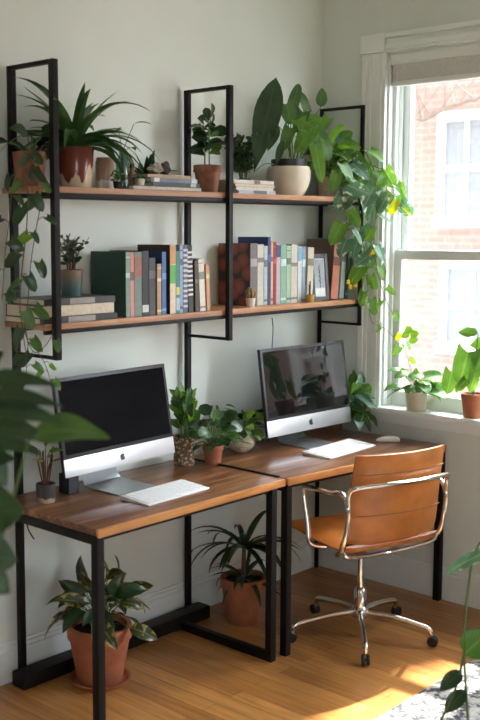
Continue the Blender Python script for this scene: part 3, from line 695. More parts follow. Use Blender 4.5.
# ================================================================ BOOKS
BOOKN = [0]
def book(label, grp, loc, th, dp, ht, cov, band=None, mode='stand', lean=0, rz=0, cover_mat=None, spine=None, pages=None):
    t = thing('book', label, 'book', loc, rz, grp)
    c = .0022 if th > .012 else .0012
    if mode == 'stand': T = Matrix.Translation((0, 0, abs(math.sin(lean))*th/2)) @ Matrix.Rotation(lean, 4, 'Y')
    elif mode == 'spine': T = Matrix.Translation((0, 0, th/2)) @ Matrix.Rotation(-PI/2, 4, 'Y') @ Matrix.Translation((0, 0, -ht/2))
    else: T = Matrix.Translation((0, 0, th/2)) @ Matrix.Rotation(-PI/2, 4, 'Y') @ Matrix.Translation((0, 0, -ht/2)) @ Matrix.Translation((0, dp, 0)) @ Matrix.Rotation(PI, 4, 'Z')
    sp = cov if spine is None else spine
    m0 = cover_mat or flat('cover_%02x%02x%02x' % tuple(int(q*255) for q in cov), cov)
    bm = B(); box(bm, -th/2, -th/2+c, 0, dp, 0, ht, 0); box(bm, th/2-c, th/2, 0, dp, 0, ht, 0)
    mats = [m0]
    if spine is None: box(bm, -th/2, th/2, -.0005, c, 0, ht, c*.4)
    link('cover', xform(bm, T), mats, t, smooth=False)
    if spine is not None: link('spine', xform(box(B(), -th/2, th/2, -.0008, c, 0, ht, c*.4), T), flat('cover_%02x%02x%02x' % tuple(int(q*255) for q in sp), sp), t, smooth=False)
    link('pages', xform(box(B(), -th/2+c, th/2-c, c, dp-.005, .003, ht-.003), T), M['paper'], t, smooth=False)
    BOOKN[0] += 1; rb = random.Random(BOOKN[0]*7)
    if not band and mode == 'stand':
        k = .35 if sum(sp) > .9 else 2.2; c2 = tuple(min(.6, q*k+.01) for q in sp); a0 = rb.uniform(.55, .72)
        band = [(a0, a0+rb.uniform(.06, .16), c2)] + ([(.06, .10, c2)] if rb.random() < .6 else []) + ([(.91, .925, c2)] if rb.random() < .5 else [])
    for bnd in (band or []):
        a, b_, col = bnd
        o = link('spine_band', xform(box(B(), -th/2+.0003, th/2-.0003, -.0012, .0, ht*a, ht*b_), T), flat('band_%02x%02x%02x' % tuple(int(q*255) for q in col), col), t, smooth=False)
    return t
def row(specs, ys, z, grp, dp0, tone=1.0):
    for sp in specs:
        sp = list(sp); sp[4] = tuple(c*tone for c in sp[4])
        label, u0, u1, vt, cov = sp[:5]; kw = dict(sp[5]) if len(sp) > 5 else {}
        x0, x1 = X(u0, ys, z), X(u1, ys, z); dp = kw.pop('dp', dp0); oy = kw.pop('oy', 0)
        h = at((u0+u1)/2, vt, y=ys).z-z
        book(label, grp, ((x0+x1)/2, ys+oy, z+.0005), (x1-x0)*.985, dp, h, cov, **kw)
GL = 'books standing in the left row of the lower shelf'
row([
 ('large dark green book with pale spine, leftmost standing on the lower shelf', 126, 130.3, 252, (.022, .062, .050), dict(spine=(.20, .30, .24), dp=.205)),
 ('slim pink spined book beside the large dark green book', 130.5, 134.3, 252.5, (.55, .24, .22)),
 ('grey green book with a rusty red panel high on its spine', 134.5, 142, 252, (.17, .22, .18), dict(band=[(.62, .93, (.30, .13, .09))])),
 ('black book with a white mark low on its spine', 142.3, 148.8, 251, (.022, .024, .026), dict(band=[(.06, .17, (.6, .6, .58))])),
 ('charcoal book, shorter, just right of the black one', 149.2, 155.5, 258, (.05, .052, .055)),
 ('thin tan book, shortest of the left row, beside the blue one', 157.2, 161.5, 264, (.40, .26, .15), dict(dp=.15)),
 ('dark blue book with a bright blue spine in the left row', 162, 166.2, 252, (.020, .045, .11), dict(spine=(.05, .13, .30))),
 ('tall brown book with an orange, green and cream spine', 170, 175.8, 245, (.045, .022, .013), dict(spine=(.62, .50, .36), band=[(.72, .99, (.52, .27, .11)), (.44, .71, (.10, .38, .07))])),
 ('slim green and blue illustrated book beside the orange, green and cream spine', 176, 179.8, 251, (.06, .20, .16), dict(band=[(.05, .25, (.35, .45, .5)), (.3, .42, (.5, .5, .12))])),
 ('slim light blue book at the middle of the left row', 180, 183, 245, (.22, .32, .48)),
 ('tall book with a grey patterned spine left of the leaning black one', 183.2, 187.7, 245, (.10, .10, .11), dict(band=[(.08+k*.075, .115+k*.075, (.45, .45, .47)) for k in range(12)])),
 ('tall black book with white marks, leaning slightly left', 188.6, 193.6, 245.5, (.02, .018, .018), dict(lean=-.035, band=[(.25+k*.07, .28+k*.07, (.55, .53, .5)) for k in range(10)])),
 ('dark brown book between the leaning black and white ones', 195.5, 199.5, 261, (.055, .04, .028), dict(lean=-.03)),
 ('cream spined book leaning left near the end of the left row', 200.3, 205.8, 259, (.58, .54, .44), dict(lean=-.06)),
 ('thin orange tan book, last and rightmost of the left row', 207, 210.4, 264.5, (.50, .26, .13), dict(lean=-.045)),
], -.245, ZL, GL, .19)
GR = 'books standing in the right row of the lower shelf'
row([
 ('large cookbook with a dark red patterned cover facing left', 250, 257, 243.5, (.10, .09, .085), dict(cover_mat=M['redcover'], spine=(.13, .12, .115), dp=.19)),
 ('cream book right beside the red patterned cookbook', 257.2, 263.5, 244.6, (.60, .55, .45)),
 ('pale grey blue slim book, third from the red cookbook', 263.7, 267.3, 246, (.42, .50, .50)),
 ('tall book with a deep blue cover rising above the red cookbook', 267.5, 270.2, 237, (.03, .065, .20), dict(dp=.18)),
 ('slim apricot spined book right of the tall blue cover', 270.4, 273, 241, (.62, .38, .22)),
 ('thin crimson red book beside the apricot spine', 273.2, 275.8, 242, (.33, .035, .045)),
 ('pale lilac book with a dark blue stripe, right of the crimson one', 276, 280.2, 244, (.52, .44, .46), dict(band=[(.78, .98, (.05, .06, .16))])),
 ('mint green book at the middle of the right row', 280.4, 286, 244.5, (.25, .46, .31)),
 ('slim pale green book just right of the mint green one', 286.2, 290.5, 246, (.40, .55, .38)),
 ('wide cream book right of the pale green slim one', 290.8, 297, 244.5, (.62, .57, .46)),
 ('white book with a blue top panel', 297.4, 301.5, 246.5, (.64, .66, .64), dict(band=[(.74, .97, (.18, .34, .48))])),
 ('steel blue slim book left of the last cream book', 301.8, 305, 246.5, (.26, .36, .42)),
 ('cream yellow book leaning right beside the small framed print', 306.6, 312.4, 247.5, (.58, .52, .37), dict(lean=.035)),
 ('salmon spined book with a brown cover, leaning right', 330.5, 337.5, 240, (.16, .10, .065), dict(lean=.10, spine=(.60, .22, .14), dp=.17)),
 ('pale mint book leaning on the salmon spined book', 339.2, 343.6, 239, (.46, .56, .50), dict(lean=.10)),
 ('slim teal book, last and rightmost on the lower shelf', 344.8, 347.6, 243, (.16, .30, .28), dict(lean=.10)),
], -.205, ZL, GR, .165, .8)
GS = 'books lying in the left pile on the lower shelf'
xa, xb = X(40, -.25, ZL), X(117, -.25, ZL); xm = (xa+xb)/2; w = xb-xa
z = ZL+.0005
for (lab, th, cov, mode, dx, dw, dp) in (('thin dark book at the bottom of the left pile', .022, (.035, .032, .030), 'spine', 0, 0, .21),
        ('thick book with cream pages showing, middle of the left pile', .044, (.06, .055, .05), 'pages', -.004, -.01, .205),
        ('grey blue book on top of the left pile under the jade plant', .022, (.045, .052, .052), 'spine', .004, -.03, .19)):
    book(lab, GS, (xm+dx, -.252, z), th, dp, w+dw, cov, mode=mode, rz=.0, band=[(.3, .65, (.30, .28, .25))] if mode == 'spine' else None); z += th+.0006
ZPILE = z
GU = 'books lying in the left pile on the upper shelf'
z = ZU+.0005
for (lab, u0, u1, th, cov, mode, bd) in (('cream paged book, bottom of the pile beside the terracotta pot', 131, 200, .017, (.05, .05, .055), 'pages', None),
        ('charcoal book with pale spine panel, second in the upper shelf pile', 150, 197, .015, (.045, .055, .065), 'spine', [(.08, .2, (.45, .45, .43))]),
        ('slate blue book with white end panels on the upper shelf pile', 148, 195, .017, (.14, .17, .20), 'spine', [(.03, .14, (.6, .6, .58)), (.82, .93, (.6, .6, .58))]),
        ('thin tan card covered book on top of the upper shelf pile', 145, 188, .012, (.36, .24, .14), 'spine', None)):
    x0, x1 = X(u0, -.22, ZU), X(u1, -.22, ZU); book(lab, GU, ((x0+x1)/2, -.235, z), th, .16, x1-x0, cov, mode=mode, band=bd); z += th+.0006
ZUP = z
GV = 'magazines lying in the right pile on the upper shelf'
z = ZU+.0005
for (lab, u0, u1, th, cov, mode, bd) in (('pale blue magazine at the bottom of the right upper pile', 236, 273, .015, (.40, .47, .50), 'spine', [(.25, .6, (.12, .14, .17))]),
        ('white magazine second from the bottom of the right upper pile', 234, 272, .014, (.62, .61, .58), 'pages', None),
        ('brown edged magazine third in the right upper pile', 233, 273, .012, (.40, .28, .18), 'pages', None),
        ('cream magazine on top of the right upper pile', 231, 271, .016, (.60, .56, .50), 'spine', [(.35, .5, (.2, .17, .15))])):
    x0, x1 = X(u0, -.22, ZU), X(u1, -.22, ZU); book(lab, GV, ((x0+x1)/2, -.235, z), th, .17, x1-x0, cov, mode=mode, band=bd); z += th+.0006

# ================================================================ SMALL THINGS
def P(name, label, cat, u, y, z, group=None, rz=0): return thing(name, label, cat, (X(u, y, z), y, z), rz, group)
# framed print on the lower shelf
t = P('picture_frame', 'small black framed plant print standing among the books', 'picture', 321.5, -.222, ZL+.001)
t.rotation_euler = (math.radians(-6), 0, math.radians(-12))
fw, fh = .105, .225
bm = B(); box(bm, -fw/2, -fw/2+.019, 0, .012, .0, fh, .001); box(bm, fw/2-.019, fw/2, 0, .012, 0, fh, .001); box(bm, -fw/2+.018, fw/2-.018, 0, .012, fh-.021, fh, .001); box(bm, -fw/2+.018, fw/2-.018, 0, .012, 0, .021, .001); link('frame', bm, M['black'], t)
bx('mat_board', -fw/2+.01, fw/2-.01, .004, .010, .012, fh-.012, flat('mat_white', (.58, .58, .55)), t, 0)
pr = bx('print', -.029, .029, .0034, .0042, .062, fh-.028, flat('print_blue_grey', (.28, .31, .32)), t, 0)
bm = tube(B(), [(0, .003, .064), (.002, .003, .12), (-.004, .003, .165)], .0015, 5)
for k in range(9): leaf(bm, (0, .0032, .085+k*.010), V(((-1)**k, -.02, .9)), .034, .016, 'ovate', .2, 0, 4, up=V((0, -1, 0)))
link('painted_plant', bm, flat('print_ink', (.02, .03, .025)), t)
# gold cup
t = P('gold_cup', 'little brass cup with dark brushes before the cream yellow book', 'cup', 309.5, -.237, ZL)
link('cup', lathe(B(), [(0, 0), (.019, 0), (.021, .003), (.023, .036), (.0215, .036), (.019, .006), (0, .006)], 20), plain('aged_brass', (.50, .33, .10), .35, metal=.7), t)
bm = B()
for k, (dx, hh) in enumerate(((-.008, .085), (.004, .10), (.010, .075))): tube(bm, [(dx*.3, 0, .007), (dx, .004*k-.004, hh)], .0028, 6)
link('brushes', bm, M['black'], t)
# cactus
t = P('cactus', 'tiny round brown cactus in a glazed pot before the red cookbook', 'cactus', 250.5, -.234, ZL)
pot(t, tapered(.017, .022, .040, .004), M['cream'], .033, .018)
bm = B(); bmesh.ops.create_uvsphere(bm, u_segments=32, v_segments=12, radius=1)
for v in bm.verts:
    a = math.atan2(v.co.y, v.co.x); k = .024*(1+.10*math.cos(a*9)); v.co = V((v.co.x*k, v.co.y*k, .060+v.co.z*.029))
link('body', bm, plain('cactus_skin', (.19, .12, .055), .7, var=.4, scale=90), t)
# jar, bottle, vial on the upper shelf
t = P('storage_jar', 'glass jar with brown and cream layers beside the red glazed pot', 'jar', 105, -.17, ZU)
link('jar', lathe(B(), [(0, 0), (.033, 0), (.036, .005), (.036, .105), (.032, .112), (.032, .120), (.029, .120), (.029, .108), (0, .104)], 28), M['jar'], t)
t = P('glass_bottle', 'pale green glass bottle with a leafy cutting on the upper shelf', 'bottle', 122.5, -.205, ZU)
link('bottle', lathe(B(), [(0, 0), (.023, 0), (.026, .004), (.026, .100), (.022, .116), (.013, .128), (.012, .150), (.015, .153), (.0125, .156), (.010, .150), (.011, .128), (.020, .114), (.0235, .098), (.0235, .008), (0, .006)], 28), M['bottle'], t)
rng = random.Random(41); sb = B(); bm = leafbm()
for k in range(4):
    a = k*1.7+.4; tip = V((math.cos(a)*.05, math.sin(a)*.04, .16+.03*k)); tube(sb, smooth_path([(0, 0, .01), (0, 0, .13), tip], 5), .0018, 5); leaf(bm, tip, V((math.cos(a), math.sin(a), .5)), .075, .03, 'lance', .9, .2)
link('stem', sb, M['stem'], t); link('foliage', bm, M['lf_mid'], t)
t = P('amber_vial', 'small amber brown vial right of the green glass bottle', 'bottle', 132.3, -.13, ZU)
link('vial', lathe(B(), [(0, 0), (.014, 0), (.016, .003), (.016, .07), (.008, .082), (.008, .092), (0, .092)], 20), plain('amber_glass', (.28, .15, .08), .2), t); link('cap', lathe(B(), [(0, .092), (.0095, .092), (.0095, .108), (0, .109)], 16), M['black'], t)
# stones on the pile
rng = random.Random(17)
for lab, u, y, k in (('lumpy pale driftwood piece lying on the upper pile of books', 155, -.16, 1.), ('small dark knobbly seed pod standing on the upper pile of books', 165, -.15, .7)):
    t = P('driftwood' if k == 1. else 'seed_pod', lab, 'ornament', u, y, ZUP)
    bm = B(); bmesh.ops.create_icosphere(bm, subdivisions=3, radius=1)
    for v in bm.verts:
        n = 1+.22*math.sin(v.co.x*5+v.co.y*3)+.16*math.sin(v.co.z*6+v.co.x*4)
        v.co = V((v.co.x*.034*k*n, v.co.y*.022*k*n, v.co.z*(.020 if k == 1 else .034)*n*k))
    mz = min(v.co.z for v in bm.verts); bmesh.ops.translate(bm, verts=bm.verts, vec=(0, 0, -mz)); link('body', bm, plain('drift_%s' % k, (.30, .26, .21) if k == 1 else (.07, .055, .04), .9, var=.5, scale=40, bump=.6), t)
# black box behind the cup on the left desk
t = P('pen_box', 'small open black box on the left desk by the screen', 'box', 69, -.17, DZ)
bm = B()
for a in ((-.024, -.021, -.03, .03), (.021, .024, -.03, .03), (-.021, .021, -.03, -.027), (-.021, .021, .027, .03)): box(bm, *a, 0, .075)
box(bm, -.024, .024, -.03, .03, 0, .003); link('case', bm, M['black'], t, smooth=False); bx('divider', -.021, .021, -.002, .001, .003, .06, M['black'], t, 0)

# ================================================================ PLANTS
R = random.Random
# --- upper shelf
t = P('trailing_pothos', 'dark trailing plant in a dull clay pot at the upper left shelf end', 'plant', 30, -.15, ZU)
pot(t, tapered(.050, .062, .125, .007), M['terrad'], .108, .054)
bush(t, R(1), .115, 8, .10, .085, .13, .075, 'ovate', M['lf_dark'], .9, (.2, 1.0))
o = t.location.copy()
vb, vs = leafbm(), B(); rng = R(8)
def vpts(o, *p): return [at(u, v, y=y)-o for u, v, y in p]
VM = [M['lf_dark'], M['lf_mid'], M['lf_bright']]
vine(t, rng, vb, vs, [(0, -.03, .118), (-.0, -.075, .14)]+vpts(o, (28, 172, -.285), (28, 200, -.31), (26, 235, -.31), (22, 270, -.31), (20, 305, -.31), (24, 340, -.30), (26, 352, -.30)), .060, .044, 'heart', .062, (0, 0, 1), .0024)
vine(t, rng, vb, vs, [(.02, -.03, .118), (.02, -.075, .13)]+vpts(o, (38, 180, -.30), (40, 205, -.32), (36, 230, -.32), (31, 262, -.32), (28, 300, -.32), (25, 330, -.32), (34, 352, -.32), (46, 345, -.32), (54, 330, -.325)), .055, .042, 'heart', .066, (1, 0, 0, 2), .002)
vine(t, rng, vb, vs, [(-.03, -.03, .118), (-.03, -.06, .13)]+vpts(o, (14, 180, -.25), (10, 215, -.28), (6, 245, -.3), (4, 270, -.3), (2, 300, -.30)), .055, .043, 'heart', .08, (0, 0), .002)
vine(t, rng, vb, vs, vpts(o, (26, 330, -.31), (28, 345, -.31), (26, 362, -.31), (28, 385, -.31))+[], .045, .034, 'heart', .05, (0, 1), .0018)
vine(t, rng, vb, vs, vpts(o, (38, 352, -.32), (44, 362, -.32), (48, 372, -.32), (52, 390, -.32)), .04, .03, 'heart', .04, (1, 2), .0018)
link('vine_stem', vs, M['stembr'], t); link('vine_foliage', vb, VM, t)

t = P('strap_leaf_plant', 'large arching strap leaved plant in a red glazed pot with cream drips', 'plant', 75.5, -.175, ZU)
pot(t, tapered(.060, .071, .150, .008), M['drip'], .132, .062)
rosette(t, R(22), .135, 30, .31, .044, M['lf_strap'], (.75, 1.5), (.7, 1.9), name='foliage')
rosette(t, R(23), .135, 16, .23, .080, M['lf_dark'], (.25, .9), (.9, 1.7), 'lance', name='broad_foliage', az=(1.8, 3.3))
rosette(t, R(24), .135, 12, .27, .050, M['lf_strap'], (.5, 1.0), (1.4, 2.2), name='drooping_foliage', az=(4.6, 6.4))
bm = leafbm()
leaf(bm, (0, 0, .14), V((-.25, -.05, 1)), .44, .046, 'strap', 1.35, .35, 12); leaf(bm, (0, 0, .14), V((.05, -.2, 1)), .42, .044, 'strap', 1.9, .35, 12)
leaf(bm, (0, 0, .14), V((.8, -.45, .95)), .38, .026, 'strap', 1.7, .35, 12); leaf(bm, (0, 0, .14), V((-.9, .1, .9)), .36, .022, 'strap', 1.6, .35, 12)
leaf(bm, (0, 0, .14), V((.8, -.3, .55)), .33, .028, 'strap', 1.6, .35, 12)
link('long_foliage', bm, M['lf_strap'], t)

t = P('sprig_pot', 'tiny pot with green sprigs at the shelf front before the glass bottle', 'plant', 118, -.245, ZU)
pot(t, tapered(.016, .019, .028, .003), M['soil'], .022, .016); sprigs(t, R(4), .024, 5, .045, .03, .022, .013, 'ovate', M['lf_mid'], 5, stemr=.0012)
t = P('agave', 'dark spiky leaved plant standing behind the upper pile of books', 'plant', 148, -.055+0, ZU)
pot(t, tapered(.030, .036, .065, .005), M['black'], .056, .031); rosette(t, R(6), .06, 15, .125, .026, M['lf_dark'], (.25, 1.4), (.0, .6), 'lance')
t = thing('succulent', 'little succulent in a cream pot on the upper pile of books', 'plant', (X(140, -.205, ZU+.02), -.205, ZU+.0182))
pot(t, tapered(.017, .020, .026, .003), M['cream'], .021, .016); rosette(t, R(7), .024, 14, .034, .013, M['lf_mid'], (.3, 1.4), (-.3, .3), 'ovate', nseg=5)

t = P('fiddle_leaf_plant', 'upright dark leaved plant in a terracotta pot by the middle post', 'plant', 207.5, -.16, ZU)
pot(t, tapered(.043, .055, .118, .007, .006, .03), M['terrad'], .10, .048)
sprigs(t, R(12), .105, 3, .235, .022, .085, .058, 'obov', [M['lf_dark'], M['lf_mid'], M['lf_dark']], 11, droop=.7, stemr=.0035)
t = P('bushy_fern', 'dense small leaved dark plant behind the right pile of magazines', 'plant', 243, -.065+.0, ZU)
pot(t, tapered(.032, .038, .075, .006), M['black'], .06, .034)
sprigs(t, R(13), .065, 30, .20, .12, .036, .026, 'ovate', [M['lf_dark'], M['lf_gray'], M['lf_mid']], 13, stemr=.0014, droop=.5)

t = P('anthurium', 'tall leafy plant with one huge upright leaf in a round cream pot', 'plant', 288.5, -.155, ZU)
pot(t, bowl(.065, .098, .098, .135), M['cream'], .118, .088); link('inner_pot', lathe(B(), [(.080, .10), (.083, .168), (.079, .168), (.076, .125)], 28), M['black'], t)
o = t.location.copy(); bm = leafbm(); sb = B()
def pl(o, bm, sb, b0, t0, tip, W, y, shape='ovate', mi=0, up=None, droop=.35, r=.003, y1=None, z0=.13, nseg=10):
    """leaf from pixel t0 (blade base) to tip on the plane y, with a petiole from the pot"""
    A = at(*t0, y=y)-o; T = at(*tip, y=y1 if y1 is not None else y)-o; d = T-A
    if sb is not None:
        q = V((b0[0], b0[1], z0)); tube(sb, smooth_path([q, q.lerp(A, .6)+V((0, 0, .03)), A], 5), r, 6, r*.6)
    L = d.length*1.04; dd = d.normalized(); uu = up or V((-RT.x*.0-FW.x, -FW.y, .35))
    side = dd.cross(uu).normalized(); dd = Matrix.Rotation(droop*.5, 3, side) @ dd
    leaf(bm, A, dd, L, W, shape, droop, .15, nseg, 0, .03, mi, up=uu)
pl(o, bm, sb, (-.03, 0), (254, 172), (276, 79), .125, -.17, 'obov', 0, droop=.5)
pl(o, bm, sb, (.0, 0), (292, 108), (299, 84), .065, -.17, 'heart', 1); pl(o, bm, sb, (.01, -.01), (286, 104), (291, 124), .085, -.19, 'heart', 1)
pl(o, bm, sb, (.01, -.01), (307, 110), (300, 92), .05, -.18, 'heart', 1); pl(o, bm, sb, (.03, 0), (321, 107), (322, 88), .055, -.18, 'ovate', 1)
pl(o, bm, sb, (.02, -.03), (299, 130), (328, 138), .11, -.24, 'heart', 2); pl(o, bm, sb, (.02, -.03), (312, 128), (296, 152), .09, -.25, 'heart', 2)
pl(o, bm, sb, (.03, -.03), (318, 135), (330, 160), .09, -.25, 'heart', 1); pl(o, bm, sb, (.0, -.03), (278, 125), (268, 150), .05, -.22, 'lance', 0)
pl(o, bm, sb, (.0, -.03), (283, 140), (276, 165), .035, -.24, 'lance', 0); pl(o, bm, sb, (.0, -.02), (303, 112), (296, 132), .08, -.2, 'heart', 1); pl(o, bm, sb, (.01, -.03), (304, 124), (322, 118), .08, -.23, 'heart', 2); pl(o, bm, sb, (.0, -.03), (290, 128), (283, 150), .07, -.23, 'heart', 1)
pl(o, bm, sb, (.02, -.04), (315, 145), (322, 182), .07, -.265, 'heart', 2); pl(o, bm, sb, (.04, -.0), (328, 118), (318, 134), .06, -.2, 'heart', 2)
link('stem', sb, M['stem'], t); link('foliage', bm, [M['lf_dark'], M['lf_mid'], M['lf_bright']], t)

t = P('hanging_pothos', 'bright pothos spilling off the right end of the upper shelf', 'plant', 328, -.15, ZU)
pot(t, tapered(.045, .055, .10, .006), M['beige'], .085, .048)
bush(t, R(31), .09, 52, .20, .15, .095, .075, 'heart', [M['lf_pothos'], M['lf_bright'], M['lf_bright'], M['lf_silver']], .8, (.1, 1.35), az=(2.7, 6.6))
o = t.location.copy(); vb, vs = leafbm(), B(); rng = R(77)
VM2 = [M['lf_pothos'], M['lf_bright'], M['lf_mid'], M['lf_silver'], M['lf_yellow']]
def xp(o, *p): return [at(u, v, x=x)-o for u, v, x in p]
vine(t, rng, vb, vs, [(.01, -.02, .09), (.03, -.10, .14)]+xp(o, (352, 160, -.10), (358, 190, -.10), (360, 225, -.10), (366, 260, -.10), (368, 300, -.10)), .105, .08, 'heart', .045, (0, 1, 0, 3), .0026)
vine(t, rng, vb, vs, [(.02, -.0, .09), (.05, -.10, .17)]+xp(o, (362, 150, -.085), (372, 165, -.085), (378, 190, -.085), (376, 215, -.085), (374, 245, -.085), (378, 275, -.085)), .10, .078, 'heart', .045, (0, 1, 3, 3), .0026)
vine(t, rng, vb, vs, [(.02, -.02, .09), (.03, -.11, .13)]+vpts(o, (338, 165, -.285), (342, 190, -.295), (346, 215, -.295), (350, 245, -.295)), .105, .08, 'heart', .042, (3, 1, 0, 3), .0024)
vine(t, rng, vb, vs, xp(o, (372, 165, -.085), (384, 172, -.08), (392, 186, -.075), (396, 205, -.075)), .095, .08, 'heart', .045, (0, 3), .002)
vine(t, rng, vb, vs, xp(o, (376, 205, -.085), (388, 198, -.08), (397, 200, -.08), (399, 214, -.08)), .075, .062, 'heart', .035, (1, 4, 4, 0), .002)
vine(t, rng, vb, vs, xp(o, (368, 300, -.10), (372, 322, -.10), (384, 328, -.09), (394, 338, -.09), (400, 352, -.09)), .03, .02, 'heart', .09, (1,), .0016)
vine(t, rng, vb, vs, xp(o, (378, 275, -.085), (386, 300, -.085), (392, 312, -.085)), .06, .045, 'heart', .07, (0,), .0016)
link('vine_stem', vs, M['stem'], t); link('vine_foliage', vb, VM2, t)
# yellow flowers on that vine
bm = B()
for (u, v) in ((348, 282), (353, 280), (350, 287), (355, 285), (371, 255), (373, 252)):
    c = at(u, v, y=-.30)-o if u < 360 else at(u, v, x=-.1)-o
    for k in range(5): bmesh.ops.create_icosphere(bm, subdivisions=1, radius=.006, matrix=Matrix.Translation(c+V((math.cos(k*1.26)*.008, -.002, math.sin(k*1.26)*.008))))
fl = link('flowers', bm, M['yellowfl'], t)
link('flower_stem', tube(B(), smooth_path(xp(o, (371, 240, -.10), (366, 268, -.10))+vpts(o, (358, 300, -.31), (352, 284, -.30)), 6), .0016, 5), M['stem'], t)

# --- lower shelf
t = thing('jade_plant', 'small leaved jade plant in a teal and brown pot on the lower pile', 'plant', (X(71.5, -.16, ZPILE), -.16, ZPILE))
pot(t, tapered(.036, .046, .100, .006), M['teal'], .088, .039); sprigs(t, R(15), .09, 15, .125, .065, .026, .015, 'obov', [M['lf_dark'], M['lf_gray']], 11, stemr=.002, stem='stembr', droop=.2)

# --- desks
t = P('potted_cutting', 'thin leaved cutting with dark stems in a banded cup on the left desk', 'plant', 46, -.215, DZ)
pot(t, tapered(.033, .037, .070, .004), M['cupglaze'], .058, .032)
bush(t, R(51), .06, 8, .15, .05, .085, .026, 'lance', [M['lf_gray'], M['lf_mid'], M['lf_croton']], .6, (.7, 1.4), stem='stembr')
bm = B()
for k in range(5): tube(bm, [(.01*math.cos(k), .01*math.sin(k), .05), (.035*math.cos(k*1.3), .03*math.sin(k*1.3), .17+.01*k)], .0028, 6)
link('dry_stem', bm, plain('dry_red_stem', (.12, .03, .02), .6), t)
t = P('zz_plant', 'upright plump leaved plant in a woven basket pot on the left desk', 'plant', 184, -.155, DZ)
pot(t, [(0, 0), (.043, 0), (.046, .006), (.044, .05), (.050, .120), (.052, .126), (.047, .126), (.040, .08), (.04, .02), (0, .02)], M['basket'], .108, .041)
sprigs(t, R(18), .11, 9, .20, .06, .075, .034, 'lance', [M['lf_mid'], M['lf_bright'], M['lf_mid'], M['lf_dark']], 9, stemr=.0032, el=(.6, 1.1))
t = P('rubber_plant', 'dark round leaved plant in a small terracotta pot on the left desk', 'plant', 213, -.235, DZ)
pot(t, tapered(.033, .041, .082, .006, .004, .022), M['terra'], .07, .035); bush(t, R(19), .075, 48, .155, .11, .066, .054, 'round', [M['lf_dark'], M['lf_dark'], M['lf_mid']], .5, (-.05, 1.4), stemr=.002)
t = P('bowl_planter', 'fresh green plant in a round cream bowl beside the desk seam', 'plant', 241, -.16, DZ)
pot(t, bowl(.028, .062, .042, .078, .005), M['beige'], .066, .038); bush(t, R(20), .07, 46, .13, .085, .062, .040, 'ovate', [M['lf_bright'], M['lf_bright'], M['lf_mid'], M['lf_dark']], .7, (.1, 1.3), stemr=.0018)
t = thing('silver_pothos', 'striped leaved pothos in a brown pot behind the right computer', 'plant', (-.083, -.165, DZ))
pot(t, tapered(.036, .044, .080, .006), M['brown'], .068, .037); bush(t, R(25), .075, 34, .15, .09, .125, .07, 'ovate', [M['lf_silver'], M['lf_silver'], M['lf_pothos']], 1.2, (.0, 1.3), az=(3.6, 6.4), stemr=.0022, lean=(.015, -.09))

# --- window sill
SZ = WZ[0]+.0265
q = V((-.012, -.588, SZ))
t = thing('sill_pothos', 'young pothos climbing from a cream pot on the window sill', 'plant', (q.x, q.y, SZ))
pot(t, tapered(.046, .052, .090, .006), M['cream'], .078, .045)
bush(t, R(27), .082, 18, .13, .085, .10, .082, 'heart', [M['lf_sill'], M['lf_sill'], M['lf_pothos']], .9, (.0, 1.2), az=(2.0, 6.0), stemr=.002)
o = t.location.copy(); vb, vs = leafbm(), B(); xx = q.x
vine(t, R(28), vb, vs, [(0, 0, .08)]+xp(o, (411, 370, xx), (405, 350, xx), (402, 338, xx), (403, 330, xx)), .05, .042, 'heart', .045, (0, 1, 2), .002)
pl(o, vb, None, (0, 0), (401, 342), (413, 332), .05, 0, 'heart', 2) if False else None
for (u, v) in ((404, 331), (410, 335), (401, 336), (409, 341)): leaf(vb, at(u, v, x=xx)-o, V((.1, -.6, .2)), .045, .04, 'round', .4, .1, 5, 0, 0, 1, up=V((-.7, -.5, .5)))
link('vine_stem', vs, M['stem'], t); link('vine_foliage', vb, [M['lf_pothos'], M['lf_bright'], M['lf_yellow']], t)
q = V((-.006, -.885, SZ))
t = thing('heart_leaf_plant', 'heart leaved plant in a terracotta pot at the right of the sill', 'plant', (q.x, q.y, SZ))
pot(t, tapered(.042, .052, .112, .007, .004, .026), M['terra'], .10, .052)
o = t.location.copy(); bm = leafbm(); sb = B(); xx = q.x
def xl(t0, tip, W, mi, shape='heart', dx=0, droop=.3):
    A = at(*t0, x=xx+dx)-o; T = at(*tip, x=xx+dx)-o; d = T-A; uu = V((-.8, -.35, .4))
    tube(sb, smooth_path([(0, 0, .10), V((0, 0, .10)).lerp(A, .6)+V((0, 0, .02)), A], 5), .0028, 6, .0018)
    side = d.cross(uu).normalized(); leaf(bm, A, Matrix.Rotation(droop*.5, 3, side) @ d.normalized(), d.length*1.06, W, shape, droop, .15, 8, 0, .02, mi, up=uu)
xl((468, 352), (460, 384), .125, 0, dx=-.03); xl((452, 372), (447, 393), .085, 1, dx=-.03); xl((480, 356), (488, 380), .10, 1); xl((476, 372), (470, 392), .06, 2, dx=-.04)
xl((478, 333), (459, 332), .05, 1, 'ovate', -.02); xl((476, 350), (492, 338), .09, 0); xl((466, 380), (456, 392), .05, 2, dx=-.05)
link('stem', sb, M['stem'], t); link('foliage', bm, [M['lf_sill'], M['lf_sill'], M['lf_pothos']], t)

